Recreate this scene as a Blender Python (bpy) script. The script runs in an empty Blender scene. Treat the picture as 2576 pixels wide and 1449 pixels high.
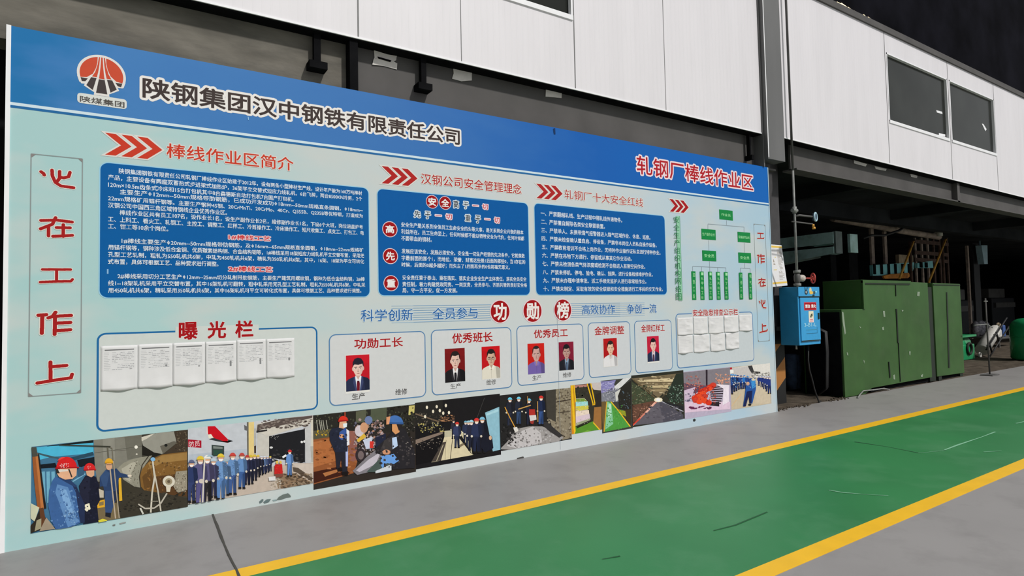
import bpy, bmesh, math, random
import numpy as np
from mathutils import Vector, Matrix, Euler
random.seed(7)
SC = bpy.context.scene
COL = SC.collection

# ---------------------------------------------------------------- camera, world, sun, exposure
CAM_ROT = (1.610804, 0.021262, -0.572581)
CAM_LOC = (0.645793, -4.834749, 1.412729)
FPX = 1495.53                                   # focal length for a 2576 px wide frame
cam_d = bpy.data.cameras.new('camera'); cam_d.sensor_width = 36.0; cam_d.sensor_fit = 'HORIZONTAL'
cam_d.lens = 36.0 * FPX / 2576.0; cam_d.clip_end = 300
cam = bpy.data.objects.new('camera', cam_d); COL.objects.link(cam)
cam.location = CAM_LOC; cam.rotation_euler = CAM_ROT
SC.camera = cam

world = bpy.data.worlds.new('world'); SC.world = world; world.use_nodes = True
wt = world.node_tree; bg = wt.nodes['Background']; bg.inputs[0].default_value = (0.95, 0.98, 1.0, 1)
# the bay is open towards the front right, the left end of the hall is dim
wc_ = wt.nodes.new('ShaderNodeTexCoord'); wd_ = wt.nodes.new('ShaderNodeVectorMath'); wd_.operation = 'DOT_PRODUCT'
wd_.inputs[1].default_value = (0.62, -0.55, 0.56); wt.links.new(wc_.outputs['Generated'], wd_.inputs[0])
wm_ = wt.nodes.new('ShaderNodeMapRange'); wm_.inputs['From Min'].default_value = -0.7; wm_.inputs['From Max'].default_value = 0.9
wm_.inputs['To Min'].default_value = 0.05; wm_.inputs['To Max'].default_value = 0.58
wt.links.new(wd_.outputs['Value'], wm_.inputs['Value']); wt.links.new(wm_.outputs[0], bg.inputs[1])

sun_d = bpy.data.lights.new('daylight', 'SUN'); sun_d.energy = 2.45; sun_d.angle = math.radians(3)
sun_d.color = (1.0, 0.97, 0.93)
sun = bpy.data.objects.new('daylight', sun_d); COL.objects.link(sun)
sun.location = (6, -10, 14)
sun.rotation_euler = Vector((-0.24, 0.68, -0.70)).to_track_quat('-Z', 'Y').to_euler()

SC.view_settings.view_transform = 'Standard'; SC.view_settings.look = 'None'
SC.view_settings.gamma = 1.0; SC.view_settings.use_curve_mapping = False
SC.view_settings.exposure = 0.0
LV = 0.84          # brightness a white vertical surface gets here; print colours below are divided by it
LF = 0.95          # the same for the floor

# ---------------------------------------------------------------- helpers
def s2l(v):
    v = v / 255.0
    return v / 12.92 if v <= 0.04045 else ((v + 0.055) / 1.055) ** 2.4
def col(c, lv=None):
    lv = lv or LV
    return tuple(min(0.92, s2l(x) / lv) for x in c)

CM = Euler(CAM_ROT, 'XYZ').to_matrix(); CC = Vector(CAM_LOC)
def ray(x, y): return CM @ Vector(((x - 1288.0) / FPX, -(y - 724.5) / FPX, -1.0))
def at(x, y, Y):
    d = ray(x, y); return CC + d * ((Y - CC.y) / d.y)
def gnd(x, y, z=0.0):
    d = ray(x, y); return CC + d * ((z - CC.z) / d.z)
def B(x, y):                                    # place on the board's face -> (x, z)
    p = at(x, y, 0.0); return (p.x, p.z)

def link(name, me, m=None, parent=None):
    o = bpy.data.objects.new(name, me); COL.objects.link(o)
    if m is not None:
        for mm in (m if isinstance(m, (list, tuple)) else [m]): me.materials.append(mm)
    if parent is not None: o.parent = parent
    return o
def tag(o, label=None, cat=None, group=None, kind=None):
    if label: o['label'] = label
    if cat: o['category'] = cat
    if group: o['group'] = group
    if kind: o['kind'] = kind
    return o
def empty(name, loc, label=None, cat=None, group=None, rz=0):
    o = bpy.data.objects.new(name, None); COL.objects.link(o); o.location = loc; o.rotation_euler = (0, 0, rz)
    o.empty_display_size = 0.1
    return tag(o, label, cat, group)

class MB:
    """collects shapes, builds them as one mesh; points are world, origin is subtracted"""
    def __init__(s): s.bm = bmesh.new()
    def box(s, a, b, bev=0.0, rot=None, piv=None):
        x0, y0, z0 = a; x1, y1, z1 = b
        vs = [s.bm.verts.new(p) for p in ((x0,y0,z0),(x1,y0,z0),(x1,y1,z0),(x0,y1,z0),(x0,y0,z1),(x1,y0,z1),(x1,y1,z1),(x0,y1,z1))]
        fs = [s.bm.faces.new([vs[i] for i in f]) for f in ((0,3,2,1),(4,5,6,7),(0,1,5,4),(1,2,6,5),(2,3,7,6),(3,0,4,7))]
        if bev > 0:
            es = list({e for f in fs for e in f.edges})
            r = bmesh.ops.bevel(s.bm, geom=es, offset=bev, segments=2, affect='EDGES', profile=0.5)
            vs = list({v for v in r['verts']} | {v for v in vs if v.is_valid})
        if rot is not None:
            bmesh.ops.rotate(s.bm, verts=vs, cent=piv, matrix=rot)
        return s
    def prism(s, pts, d):                        # planar polygon pts extruded by vector d
        d = Vector(d); n = len(pts)
        a = [s.bm.verts.new(p) for p in pts]; b = [s.bm.verts.new(Vector(p) + d) for p in pts]
        s.bm.faces.new(a); s.bm.faces.new(b[::-1])
        for i in range(n): s.bm.faces.new((a[i], b[i], b[(i+1) % n], a[(i+1) % n]))
        return s
    def tube(s, pts, r, n=10, cap=True):
        pts = [Vector(p) for p in pts]; rings = []
        rr = r if isinstance(r, (list, tuple)) else [r] * len(pts)
        up = None
        for i, p in enumerate(pts):
            t = (pts[min(i+1, len(pts)-1)] - pts[max(i-1, 0)])
            if t.length < 1e-9: t = Vector((0,0,1))
            t.normalize()
            if up is None: up = t.orthogonal().normalized()
            u = (up - t * up.dot(t))
            if u.length < 1e-6: u = t.orthogonal()
            u.normalize(); up = u; w = t.cross(u)
            rings.append([s.bm.verts.new(p + (u * math.cos(2*math.pi*k/n) + w * math.sin(2*math.pi*k/n)) * rr[i]) for k in range(n)])
        for i in range(len(rings)-1):
            for k in range(n):
                f = s.bm.faces.new((rings[i][k], rings[i][(k+1)%n], rings[i+1][(k+1)%n], rings[i+1][k])); f.smooth = True
        if cap:
            s.bm.faces.new(rings[0][::-1]); s.bm.faces.new(rings[-1])
        return s
    def torus(s, c, axis, R, r, n=20, k=8):
        q = Vector(axis).to_track_quat('Z', 'Y'); c = Vector(c); g = []
        for i in range(n):
            a = 2*math.pi*i/n; d = Vector((math.cos(a), math.sin(a), 0))
            g.append([s.bm.verts.new(c + q @ (d * (R + r*math.cos(2*math.pi*j/k)) + Vector((0,0,r*math.sin(2*math.pi*j/k))))) for j in range(k)])
        for i in range(n):
            for j in range(k):
                f = s.bm.faces.new((g[i][j], g[(i+1)%n][j], g[(i+1)%n][(j+1)%k], g[i][(j+1)%k])); f.smooth = True
        return s
    def build(s, name, m, parent=None, origin=None, bevel=0.0):
        bmesh.ops.recalc_face_normals(s.bm, faces=s.bm.faces)
        if parent is not None:
            root = parent
            while root.parent: root = root.parent
            org = Vector(root.location)
        else: org = Vector(origin) if origin is not None else Vector((0,0,0))
        for v in s.bm.verts: v.co -= org
        me = bpy.data.meshes.new(name); s.bm.to_mesh(me); s.bm.free()
        o = link(name, me, m, parent)
        if parent is None: o.location = org
        if bevel > 0:
            md = o.modifiers.new('bevel', 'BEVEL'); md.width = bevel; md.segments = 2; md.limit_method = 'ANGLE'
        return o

# ---------------------------------------------------------------- materials
def mat(name, c, rough=0.6, metal=0.0, var=0.12, scale=6.0, bump=0.0, bscale=40.0, dark=None, dscale=1.5, damt=0.0, spec=0.5, stretch=(1,1,1)):
    m = bpy.data.materials.new(name); m.use_nodes = True; nt = m.node_tree; N = nt.nodes; L = nt.links
    b = N['Principled BSDF']; b.inputs['Roughness'].default_value = rough; b.inputs['Metallic'].default_value = metal
    b.inputs['Specular IOR Level'].default_value = spec
    tc = N.new('ShaderNodeTexCoord'); mp = N.new('ShaderNodeMapping'); mp.inputs['Scale'].default_value = stretch
    L.new(tc.outputs['Object'], mp.inputs[0])
    n = N.new('ShaderNodeTexNoise'); n.inputs['Scale'].default_value = scale; n.inputs['Detail'].default_value = 6
    L.new(mp.outputs[0], n.inputs['Vector'])
    r = N.new('ShaderNodeValToRGB'); r.color_ramp.elements[0].position = 0.3; r.color_ramp.elements[1].position = 0.7
    r.color_ramp.elements[0].color = tuple(x * (1 - var) for x in c) + (1,)
    r.color_ramp.elements[1].color = tuple(min(1, x * (1 + var)) for x in c) + (1,)
    L.new(n.outputs['Fac'], r.inputs[0]); out = r.outputs[0]
    if dark is not None:
        n2 = N.new('ShaderNodeTexNoise'); n2.inputs['Scale'].default_value = dscale; n2.inputs['Detail'].default_value = 8; n2.inputs['Roughness'].default_value = 0.65
        L.new(mp.outputs[0], n2.inputs['Vector'])
        r2 = N.new('ShaderNodeValToRGB'); r2.color_ramp.elements[0].position = 0.5; r2.color_ramp.elements[1].position = 0.72
        r2.color_ramp.elements[1].color = (damt, damt, damt, 1)
        L.new(n2.outputs['Fac'], r2.inputs[0])
        mx = N.new('ShaderNodeMix'); mx.data_type = 'RGBA'
        L.new(r2.outputs[0], mx.inputs['Factor']); L.new(out, mx.inputs['A']); mx.inputs['B'].default_value = tuple(dark) + (1,)
        out = mx.outputs['Result']
    L.new(out, b.inputs['Base Color'])
    if bump > 0:
        n3 = N.new('ShaderNodeTexNoise'); n3.inputs['Scale'].default_value = bscale; n3.inputs['Detail'].default_value = 4
        L.new(mp.outputs[0], n3.inputs['Vector'])
        bp = N.new('ShaderNodeBump'); bp.inputs['Strength'].default_value = bump; bp.inputs['Distance'].default_value = 0.01
        L.new(n3.outputs['Fac'], bp.inputs['Height']); L.new(bp.outputs[0], b.inputs['Normal'])
    return m

def print_mat(name, rough=0.42, var=0.05):
    m = bpy.data.materials.new(name); m.use_nodes = True; nt = m.node_tree; N = nt.nodes; L = nt.links
    b = N['Principled BSDF']; b.inputs['Roughness'].default_value = rough; b.inputs['Specular IOR Level'].default_value = 0.12
    a = N.new('ShaderNodeAttribute'); a.attribute_name = 'Col'
    tc = N.new('ShaderNodeTexCoord'); n = N.new('ShaderNodeTexNoise'); n.inputs['Scale'].default_value = 25; n.inputs['Detail'].default_value = 5
    L.new(tc.outputs['Object'], n.inputs['Vector'])
    mr = N.new('ShaderNodeMapRange'); mr.inputs['To Min'].default_value = 1 - var; mr.inputs['To Max'].default_value = 1 + var
    L.new(n.outputs['Fac'], mr.inputs['Value'])
    vm = N.new('ShaderNodeVectorMath'); vm.operation = 'SCALE'
    L.new(a.outputs['Color'], vm.inputs[0]); L.new(mr.outputs[0], vm.inputs['Scale']); L.new(vm.outputs[0], b.inputs['Base Color'])
    return m
PRINT = print_mat('printed_vinyl')
PHOTO = print_mat('printed_photo_vinyl', 0.42, 0.16)

def blend_mat(name, stops, zspread, scale, rough=0.42, blocks=None):
    """printed backdrop: colours run across the object's x with soft cloudy noise (part of the print)"""
    m = bpy.data.materials.new(name); m.use_nodes = True; nt = m.node_tree; N = nt.nodes; L = nt.links
    b = N['Principled BSDF']; b.inputs['Roughness'].default_value = rough; b.inputs['Specular IOR Level'].default_value = 0.12
    tc = N.new('ShaderNodeTexCoord'); sx = N.new('ShaderNodeSeparateXYZ'); L.new(tc.outputs['Object'], sx.inputs[0])
    n = N.new('ShaderNodeTexNoise'); n.inputs['Scale'].default_value = scale; n.inputs['Detail'].default_value = 5
    mp = N.new('ShaderNodeMapping'); mp.inputs['Scale'].default_value = (0.7, 1, 1.8); L.new(tc.outputs['Object'], mp.inputs[0]); L.new(mp.outputs[0], n.inputs['Vector'])
    ma = N.new('ShaderNodeMath'); ma.operation = 'MULTIPLY_ADD'; L.new(n.outputs['Fac'], ma.inputs[0]); ma.inputs[1].default_value = zspread; ma.inputs[2].default_value = -zspread * 0.5
    ad = N.new('ShaderNodeMath'); L.new(sx.outputs[0], ad.inputs[0]); L.new(ma.outputs[0], ad.inputs[1])
    dv = N.new('ShaderNodeMath'); dv.operation = 'DIVIDE'; L.new(ad.outputs[0], dv.inputs[0]); dv.inputs[1].default_value = 7.954
    r = N.new('ShaderNodeValToRGB'); e = r.color_ramp.elements
    e[0].position, e[0].color = stops[0][0], col(stops[0][1]) + (1,)
    e[1].position, e[1].color = stops[-1][0], col(stops[-1][1]) + (1,)
    for p, c in stops[1:-1]:
        k = e.new(p); k.color = col(c) + (1,)
    L.new(dv.outputs[0], r.inputs[0]); out = r.outputs[0]
    if blocks:
        n2 = N.new('ShaderNodeTexNoise'); n2.inputs['Scale'].default_value = 1.1; n2.inputs['Detail'].default_value = 3
        mp2 = N.new('ShaderNodeMapping'); mp2.inputs['Scale'].default_value = (1, 1, 2.2); L.new(tc.outputs['Object'], mp2.inputs[0]); L.new(mp2.outputs[0], n2.inputs['Vector'])
        r2 = N.new('ShaderNodeValToRGB'); r2.color_ramp.elements[0].position = 0.45; r2.color_ramp.elements[1].position = 0.66; r2.color_ramp.elements[1].color = (.75,.75,.75,1)
        L.new(n2.outputs['Fac'], r2.inputs[0])
        mx = N.new('ShaderNodeMix'); mx.data_type = 'RGBA'; L.new(r2.outputs[0], mx.inputs['Factor']); L.new(out, mx.inputs['A']); mx.inputs['B'].default_value = col(blocks) + (1,)
        out = mx.outputs['Result']
    L.new(out, b.inputs['Base Color'])
    return m

M = {}
M['grey_floor'] = mat('grey_floor_paint', col((146,143,142), LF), 0.48, var=0.05, scale=1.2, dark=col((112,110,108), LF), dscale=3.0, damt=0.35, bump=0.04, bscale=120, spec=0.35)
M['green_floor'] = mat('green_floor_paint', col((48,124,72), LF), 0.42, var=0.10, scale=0.9, dark=col((82,140,98), LF), dscale=1.3, damt=0.6, bump=0.03, bscale=120, spec=0.35)
M['yellow_floor'] = mat('yellow_line_paint', col((240,186,22), LF), 0.45, var=0.05, scale=5)
M['crack'] = mat('dark_floor_joint', col((70,68,64), LF), 0.9)
M['scuff_light'] = mat('pale_scratch', col((120,175,140), LF), 0.8)
M['scuff_dark'] = mat('dark_scratch', col((30,85,50), LF), 0.8)
M['dirt'] = mat('bare_dirty_ground', (0.10,0.082,0.064), 0.95, var=0.35, scale=5, bump=0.6, bscale=25, spec=0.03)
M['white_panel'] = None
M['steel_dark'] = mat('dark_painted_steel', (0.10,0.097,0.095), 0.62, var=0.18, scale=3, dark=(0.05,0.045,0.04), dscale=2, damt=0.6)
M['steel_grey'] = mat('grey_painted_steel', (0.10,0.095,0.092), 0.7, var=0.15, scale=2, spec=0.2)
M['column'] = mat('column_grey_paint', (0.13,0.13,0.13), 0.55, var=0.15, scale=2, stretch=(1,1,0.3))
M['concrete'] = mat('sooty_concrete', (0.15,0.138,0.115), 0.9, var=0.3, scale=5, dark=(0.075,0.07,0.062), dscale=2.2, damt=0.7, bump=0.3, bscale=18, stretch=(0.5,1,1.5))
M['black'] = mat('black_grime_and_shade', (0.008,0.008,0.009), 0.9, var=0.3, spec=0.03)  # black for grimy steel, also for painted shade at the green cabinets
M['shade_wall'] = mat('wall_shade_black', (0.006,0.006,0.009), 0.95, var=0.5, scale=0.6, spec=0.03)  # near-black colour stands in for shade from the missing front roof
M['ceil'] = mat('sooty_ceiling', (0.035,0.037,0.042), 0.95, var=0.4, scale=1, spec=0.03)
M['glass'] = mat('dark_window_glass', (0.022,0.024,0.021), 0.15, var=0.3, scale=1.4, spec=0.15)
M['chip'] = mat('bare_paint_chip', (0.26,0.33,0.24), 0.8)
M['pale'] = mat('pale_paper', col((205,200,195)), 0.8, var=0.12, scale=9)
M['paper'] = mat('white_paper', col((208,207,208)), 0.85, var=0.02, scale=20)
M['cyl_white'] = mat('white_enamel', (0.62,0.60,0.56), 0.5, var=0.15)
M['blue_box'] = mat('blue_enamel', col((40,130,180), 0.62), 0.5, var=0.10, scale=5, dark=col((30,95,130), 0.62), dscale=5, damt=0.5)
M['green_cab'] = mat('green_sheet_metal', (0.042,0.108,0.027), 0.6, var=0.16, scale=2.2, dark=(0.075,0.12,0.055), dscale=3, damt=0.3, spec=0.3, bump=0.12, bscale=3)
M['green_dark'] = mat('dark_seam', (0.012,0.02,0.012), 0.8)
M['tank'] = mat('green_tank_enamel', (0.018,0.30,0.11), 0.25, var=0.15, scale=4)
M['teal'] = mat('teal_machine_paint', (0.55,0.90,0.79), 0.65, var=0.25, scale=3, dark=(0.06,0.08,0.07), dscale=2, damt=0.6)
M['teal_bright'] = mat('turquoise_sheet', (0.22,0.62,0.66), 0.6, var=0.2, scale=3)
M['rust'] = mat('rusty_steel', (0.10,0.055,0.04), 0.85, var=0.4, scale=8)
M['brown'] = mat('brown_steel', (0.42,0.33,0.28), 0.85, var=0.3, scale=6)
M['yellow_rail'] = mat('yellow_rail_paint', (0.75,0.38,0.06), 0.6, var=0.25, scale=8)
M['orange'] = mat('orange_sheet', (0.55,0.20,0.02), 0.8, var=0.4, scale=5)
M['rubber'] = mat('black_rubber', (0.009,0.009,0.010), 0.6, var=0.3)
M['pipe'] = mat('grey_pipe_paint', (0.24,0.245,0.235), 0.5, var=0.25, scale=14)
M['valve_red'] = mat('red_handwheel', (0.55,0.06,0.045), 0.45)
M['valve_pale'] = mat('pale_valve_casting', (0.5,0.45,0.40), 0.6, var=0.3, scale=30)
M['gauge_ring'] = mat('pale_blue_ring', (0.42,0.62,0.72), 0.4)
M['dark_blue'] = mat('dark_blue_cloth', (0.03,0.05,0.095), 0.95, var=0.5, scale=9, bump=0.5, bscale=8)
M['black_box'] = mat('blue_black_housing', (0.014,0.016,0.022), 0.7)
M['tan'] = mat('tan_cloth', (0.42,0.33,0.22), 0.9, var=0.3)
M['blue_can'] = mat('blue_plastic', (0.03,0.09,0.30), 0.5)

def ribbed(name, c):
    m = mat(name, c, 0.5, var=0.03, scale=1.2, dark=tuple(x*0.8 for x in c), dscale=2.0, damt=0.25, stretch=(2.5,1,0.35))
    nt = m.node_tree; N = nt.nodes; L = nt.links; b = N['Principled BSDF']
    tc = N.new('ShaderNodeTexCoord'); sx = N.new('ShaderNodeSeparateXYZ'); L.new(tc.outputs['Object'], sx.inputs[0])
    mu = N.new('ShaderNodeMath'); mu.operation = 'MULTIPLY'; L.new(sx.outputs[0], mu.inputs[0]); mu.inputs[1].default_value = 2*math.pi/0.068
    sn = N.new('ShaderNodeMath'); sn.operation = 'SINE'; L.new(mu.outputs[0], sn.inputs[0])
    pw = N.new('ShaderNodeMath'); pw.operation = 'GREATER_THAN'; L.new(sn.outputs[0], pw.inputs[0]); pw.inputs[1].default_value = 0.86
    bp = N.new('ShaderNodeBump'); bp.inputs['Strength'].default_value = 0.7; bp.inputs['Distance'].default_value = 0.004
    L.new(pw.outputs[0], bp.inputs['Height']); L.new(bp.outputs[0], b.inputs['Normal'])
    return m
M['white_panel'] = ribbed('white_ribbed_panel', col((213,210,213)))
M['white_trim'] = mat('white_trim', col((226,226,228)), 0.45, var=0.03)
M['joint'] = mat('panel_joint', col((120,120,120)), 0.8)

# ---------------------------------------------------------------- flat printed artwork on the board's face
STEP = 0.00003
def halo_outline(me):
    """boundary edges of a filled text mesh (list of index pairs)"""
    cnt = {}
    for p in me.polygons:
        for k in p.edge_keys: cnt[k] = cnt.get(k, 0) + 1
    return [k for k, n in cnt.items() if n == 1]
_tc = {}
def glyphs(s, off=0.0):
    key = (s, off)
    if key in _tc: return _tc[key]
    c = bpy.data.curves.new('t', 'FONT'); c.body = s; c.resolution_u = 2; c.offset = off
    o = bpy.data.objects.new('t', c); COL.objects.link(o)
    dg = bpy.context.evaluated_depsgraph_get(); ev = o.evaluated_get(dg); me = ev.to_mesh()
    vs = [(v.co.x, v.co.y) for v in me.vertices]; fs = [tuple(p.vertices) for p in me.polygons]; ed = halo_outline(me)
    ev.to_mesh_clear(); bpy.data.objects.remove(o); bpy.data.curves.remove(c)
    _tc[key] = (vs, fs, ed)
    return _tc[key]

class Art:
    def __init__(s, base=0.001, crop=(0,0,1.0), lv=None, mapf=None):
        s.v = []; s.f = []; s.c = []; s.y = -base; s.k = 0; s.crop = crop; s.clip = None; s.lv = lv; s.mapf = mapf
    def T(s, p):
        if s.mapf: return s.mapf(p)
        return B(s.crop[0] + p[0] / s.crop[2], s.crop[1] + p[1] / s.crop[2])
    def raw(s, pts, c, bump=True):               # pts in board metres
        if s.clip:
            pts = clip_poly(pts, s.clip)
            if len(pts) < 3: return
        if bump: s.k += 1
        y = s.y - s.k * STEP; n = len(s.v)
        s.v += [(p[0], y, p[1]) for p in pts]; s.f.append(tuple(range(n, n + len(pts)))); s.c.append(c)
    def cc(s, c): return col(c, s.lv)
    def P(s, pts, c): s.raw([s.T(p) for p in pts], s.cc(c))
    def R(s, x0, y0, x1, y1, c): 
        a = s.T((x0, y0)); b = s.T((x1, y1)); s.raw([(a[0],a[1]),(b[0],a[1]),(b[0],b[1]),(a[0],b[1])], s.cc(c))
    def E(s, x, y, rx, ry, c, a0=0, a1=360, n=22):
        s.P([(x + rx*math.cos(math.radians(a0 + (a1-a0)*i/n)), y + ry*math.sin(math.radians(a0 + (a1-a0)*i/n))) for i in range(n + (0 if a1-a0 >= 360 else 1))], c)
    def L(s, pts, w, c):                         # stroke, w in the crop's pixels
        for a, b in zip(pts[:-1], pts[1:]):
            dx, dy = b[0]-a[0], b[1]-a[1]; l = math.hypot(dx, dy) or 1; nx, ny = -dy/l*w/2, dx/l*w/2
            s.P([(a[0]+nx,a[1]+ny),(b[0]+nx,b[1]+ny),(b[0]-nx,b[1]-ny),(a[0]-nx,a[1]-ny)], c)
    def S(s, x0, y0, x1, y1, n, cs, size, asp=1.0): # small irregular flecks of detail in a picture
        mean = [sum(c[i] for c in cs)/len(cs) for i in range(3)]; cs = [tuple(c[i]*.62 + mean[i]*.38 for i in range(3)) for c in cs]
        s.k += 1; n = int(n*1.9); size *= 0.52
        for i in range(n):
            x = random.uniform(x0, x1); y = random.uniform(y0, y1); r = size * random.uniform(0.4, 1.2); c = random.choice(cs)
            a = random.uniform(0, 6.28); m = random.choice((4, 5, 6))
            s.raw([s.T((x + r*asp*random.uniform(.6,1)*math.cos(a + 6.28*j/m), y + r*random.uniform(.6,1)*math.sin(a + 6.28*j/m))) for j in range(m)], s.cc(c), bump=(i % 4 == 0))
    def stroke_m(s, pts, w, c, caps=True):       # stroke in board metres
        if caps: s.mask(list(zip(pts[:-1], pts[1:])), w/2, c); return
        s.k += 1
        for a, b in zip(pts[:-1], pts[1:]):
            dx, dy = b[0]-a[0], b[1]-a[1]; l = math.hypot(dx, dy) or 1; nx, ny = -dy/l*w/2, dx/l*w/2
            s.raw([(a[0]+nx,a[1]+ny),(b[0]+nx,b[1]+ny),(b[0]-nx,b[1]-ny),(a[0]-nx,a[1]-ny)], c, False)
    def mask(s, segs, r, c, cell=0.0011):        # everything nearer than r to the segments, as one layer of non-overlapping strips
        xs = [p[0] for q in segs for p in q]; zs = [p[1] for q in segs for p in q]
        X0, Z0 = min(xs)-r-cell, min(zs)-r-cell; nx = int((max(xs)+r+cell-X0)/cell)+2; nz = int((max(zs)+r+cell-Z0)/cell)+2
        mk = np.zeros((nz, nx), bool)
        for (ax, az), (bx, bz) in segs:
            i0 = int((min(ax,bx)-r-X0)/cell); i1 = int((max(ax,bx)+r-X0)/cell)+2; j0 = int((min(az,bz)-r-Z0)/cell); j1 = int((max(az,bz)+r-Z0)/cell)+2
            px = X0 + (np.arange(i0,i1)+.5)*cell; pz = (Z0 + (np.arange(j0,j1)+.5)*cell)[:,None]
            dx, dz = bx-ax, bz-az; l2 = dx*dx+dz*dz
            t = np.clip(((px-ax)*dx + (pz-az)*dz)/l2, 0, 1) if l2 > 1e-14 else 0.0
            mk[j0:j1, i0:i1] |= (px-ax-t*dx)**2 + (pz-az-t*dz)**2 <= r*r
        s.k += 1; act = {}
        for j in range(nz+1):
            row = mk[j] if j < nz else np.zeros(nx, bool)
            d = np.diff(np.concatenate(([0], row.astype(np.int8), [0]))); runs = list(zip(np.where(d == 1)[0].tolist(), np.where(d == -1)[0].tolist()))
            new = {}
            for k in runs: new[k] = act.pop(k, j)
            for (u, v), js in act.items():
                xa, xb, za, zb_ = X0+u*cell, X0+v*cell, Z0+js*cell, Z0+j*cell
                s.raw([(xa,za),(xb,za),(xb,zb_),(xa,zb_)], c, False)
            act = new
    def disc(s, x, y, r, c, n=36):               # px centre, radius metres
        cx, cz = s.T((x, y)); s.raw([(cx + r*math.cos(6.2832*i/n), cz + r*math.sin(6.2832*i/n)) for i in range(n)], s.cc(c))
    def rrect(s, lt, rb, rad, c, line=None, lw=0.0):
        a = s.T(lt); b = s.T(rb); x0, z1, x1, z0 = a[0], a[1], b[0], b[1]
        def pts(g, r):
            o = []
            for cx, cz, a0 in ((x1+g-r, z1+g-r, 0), (x0-g+r, z1+g-r, 90), (x0-g+r, z0-g+r, 180), (x1+g-r, z0-g+r, 270)):
                o += [(cx + r*math.cos(math.radians(a0 + 15*i)), cz + r*math.sin(math.radians(a0 + 15*i))) for i in range(7)]
            return o
        if line: s.raw(pts(0, rad), s.cc(line))
        s.raw(pts(-lw if line else 0, rad - (lw if line else 0)), s.cc(c))
    def text(s, t, lt, rb, c, off=0.0, halo=0.0, hc=(215,215,212), halo_first=True):
        """fit the text's ink into the board rectangle between two corner points"""
        a = s.T(lt); b = s.T(rb); x0, z1, x1, z0 = a[0], a[1], b[0], b[1]
        vs, fs, ed = glyphs(t)
        if not vs: return
        ux0 = min(v[0] for v in vs); ux1 = max(v[0] for v in vs); uy0 = min(v[1] for v in vs); uy1 = max(v[1] for v in vs)
        sx = (x1-x0)/(ux1-ux0 or 1); sz = (z1-z0)/(uy1-uy0 or 1)
        W = [(x0 + (v[0]-ux0)*sx, z0 + (v[1]-uy0)*sz) for v in vs]
        if halo > 0:
            s.mask([(W[i], W[j]) for i, j in ed], halo, s.cc(hc))
        s.k += 2; c2 = s.cc(c)
        if off > 0:
            h = z1 - z0; s.mask([(W[i], W[j]) for i, j in ed], off*h*0.75, c2, 0.0011 if h > 0.06 else 0.0016)
        s.k += 2; n = len(s.v); y = s.y - s.k * STEP
        s.v += [(p[0], y, p[1]) for p in W]
        for f in fs: s.f.append(tuple(n+i for i in f)); s.c.append(c2)
    def build(s, name, parent=None, m=None, origin=(0,0,0), kind=None):
        me = bpy.data.meshes.new(name); o = Vector(origin)
        me.from_pydata([(v[0]-o.x, v[1]-o.y, v[2]-o.z) for v in s.v], [], s.f)
        at_ = me.color_attributes.new('Col', 'FLOAT_COLOR', 'CORNER'); i = 0
        buf = []
        for f, c in zip(s.f, s.c): buf += (list(c) + [1.0]) * len(f)
        at_.data.foreach_set('color', buf)
        ob = link(name, me, m or PRINT, parent)
        if parent is None: ob.location = o
        return ob
def clip_poly(pts, r):
    x0, z0, x1, z1 = r
    for ax, lim, sg in ((0,x0,1),(0,x1,-1),(1,z0,1),(1,z1,-1)):
        out = []
        for i in range(len(pts)):
            a = pts[i-1]; b = pts[i]; ia = (a[ax]-lim)*sg >= 0; ib = (b[ax]-lim)*sg >= 0
            if ia != ib:
                t = (lim-a[ax])/(b[ax]-a[ax]); out.append((a[0]+(b[0]-a[0])*t, a[1]+(b[1]-a[1])*t))
            if ib: out.append(b)
        pts = out
        if not pts: break
    return pts

# ---------------------------------------------------------------- the setting
W, H = 7.954, 3.3
def struct(name, mb, m, parent=None, origin=None, bevel=0.0):
    o = mb.build(name, m, parent, origin, bevel)
    if parent is None: o['kind'] = 'structure'
    return o
struct('floor', MB().box((-8, -9, -0.2), (45, 0.07, 0.0)), M['grey_floor'])
# bare ground behind the painted floor, a little lumpy along the edge
mb = MB()
nx, ny = 150, 40
g = [[None]*(ny+1) for _ in range(nx+1)]
for i in range(nx+1):
    for j in range(ny+1):
        x = -8 + 53*i/nx; y = 0.05 + 12*(j/ny)**2
        z = -0.012 + (random.uniform(-0.008, 0.02) if j > 0 else -0.01)
        g[i][j] = mb.bm.verts.new((x, y, z))
for i in range(nx):
    for j in range(ny):
        f = mb.bm.faces.new((g[i][j], g[i+1][j], g[i+1][j+1], g[i][j+1])); f.smooth = True
struct('floor_bare_ground', mb, M['dirt'])
struct('floor_green_walkway', MB().box((-8, -2.785, -0.05), (45, -1.25, 0.0015)), M['green_floor'])
struct('floor_yellow_line', MB().box((-8, -1.258, -0.05), (45, -1.125, 0.0025)), M['yellow_floor'])
struct('floor_yellow_line', MB().box((-8, -2.896, -0.05), (45, -2.779, 0.0025)), M['yellow_floor'])
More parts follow.
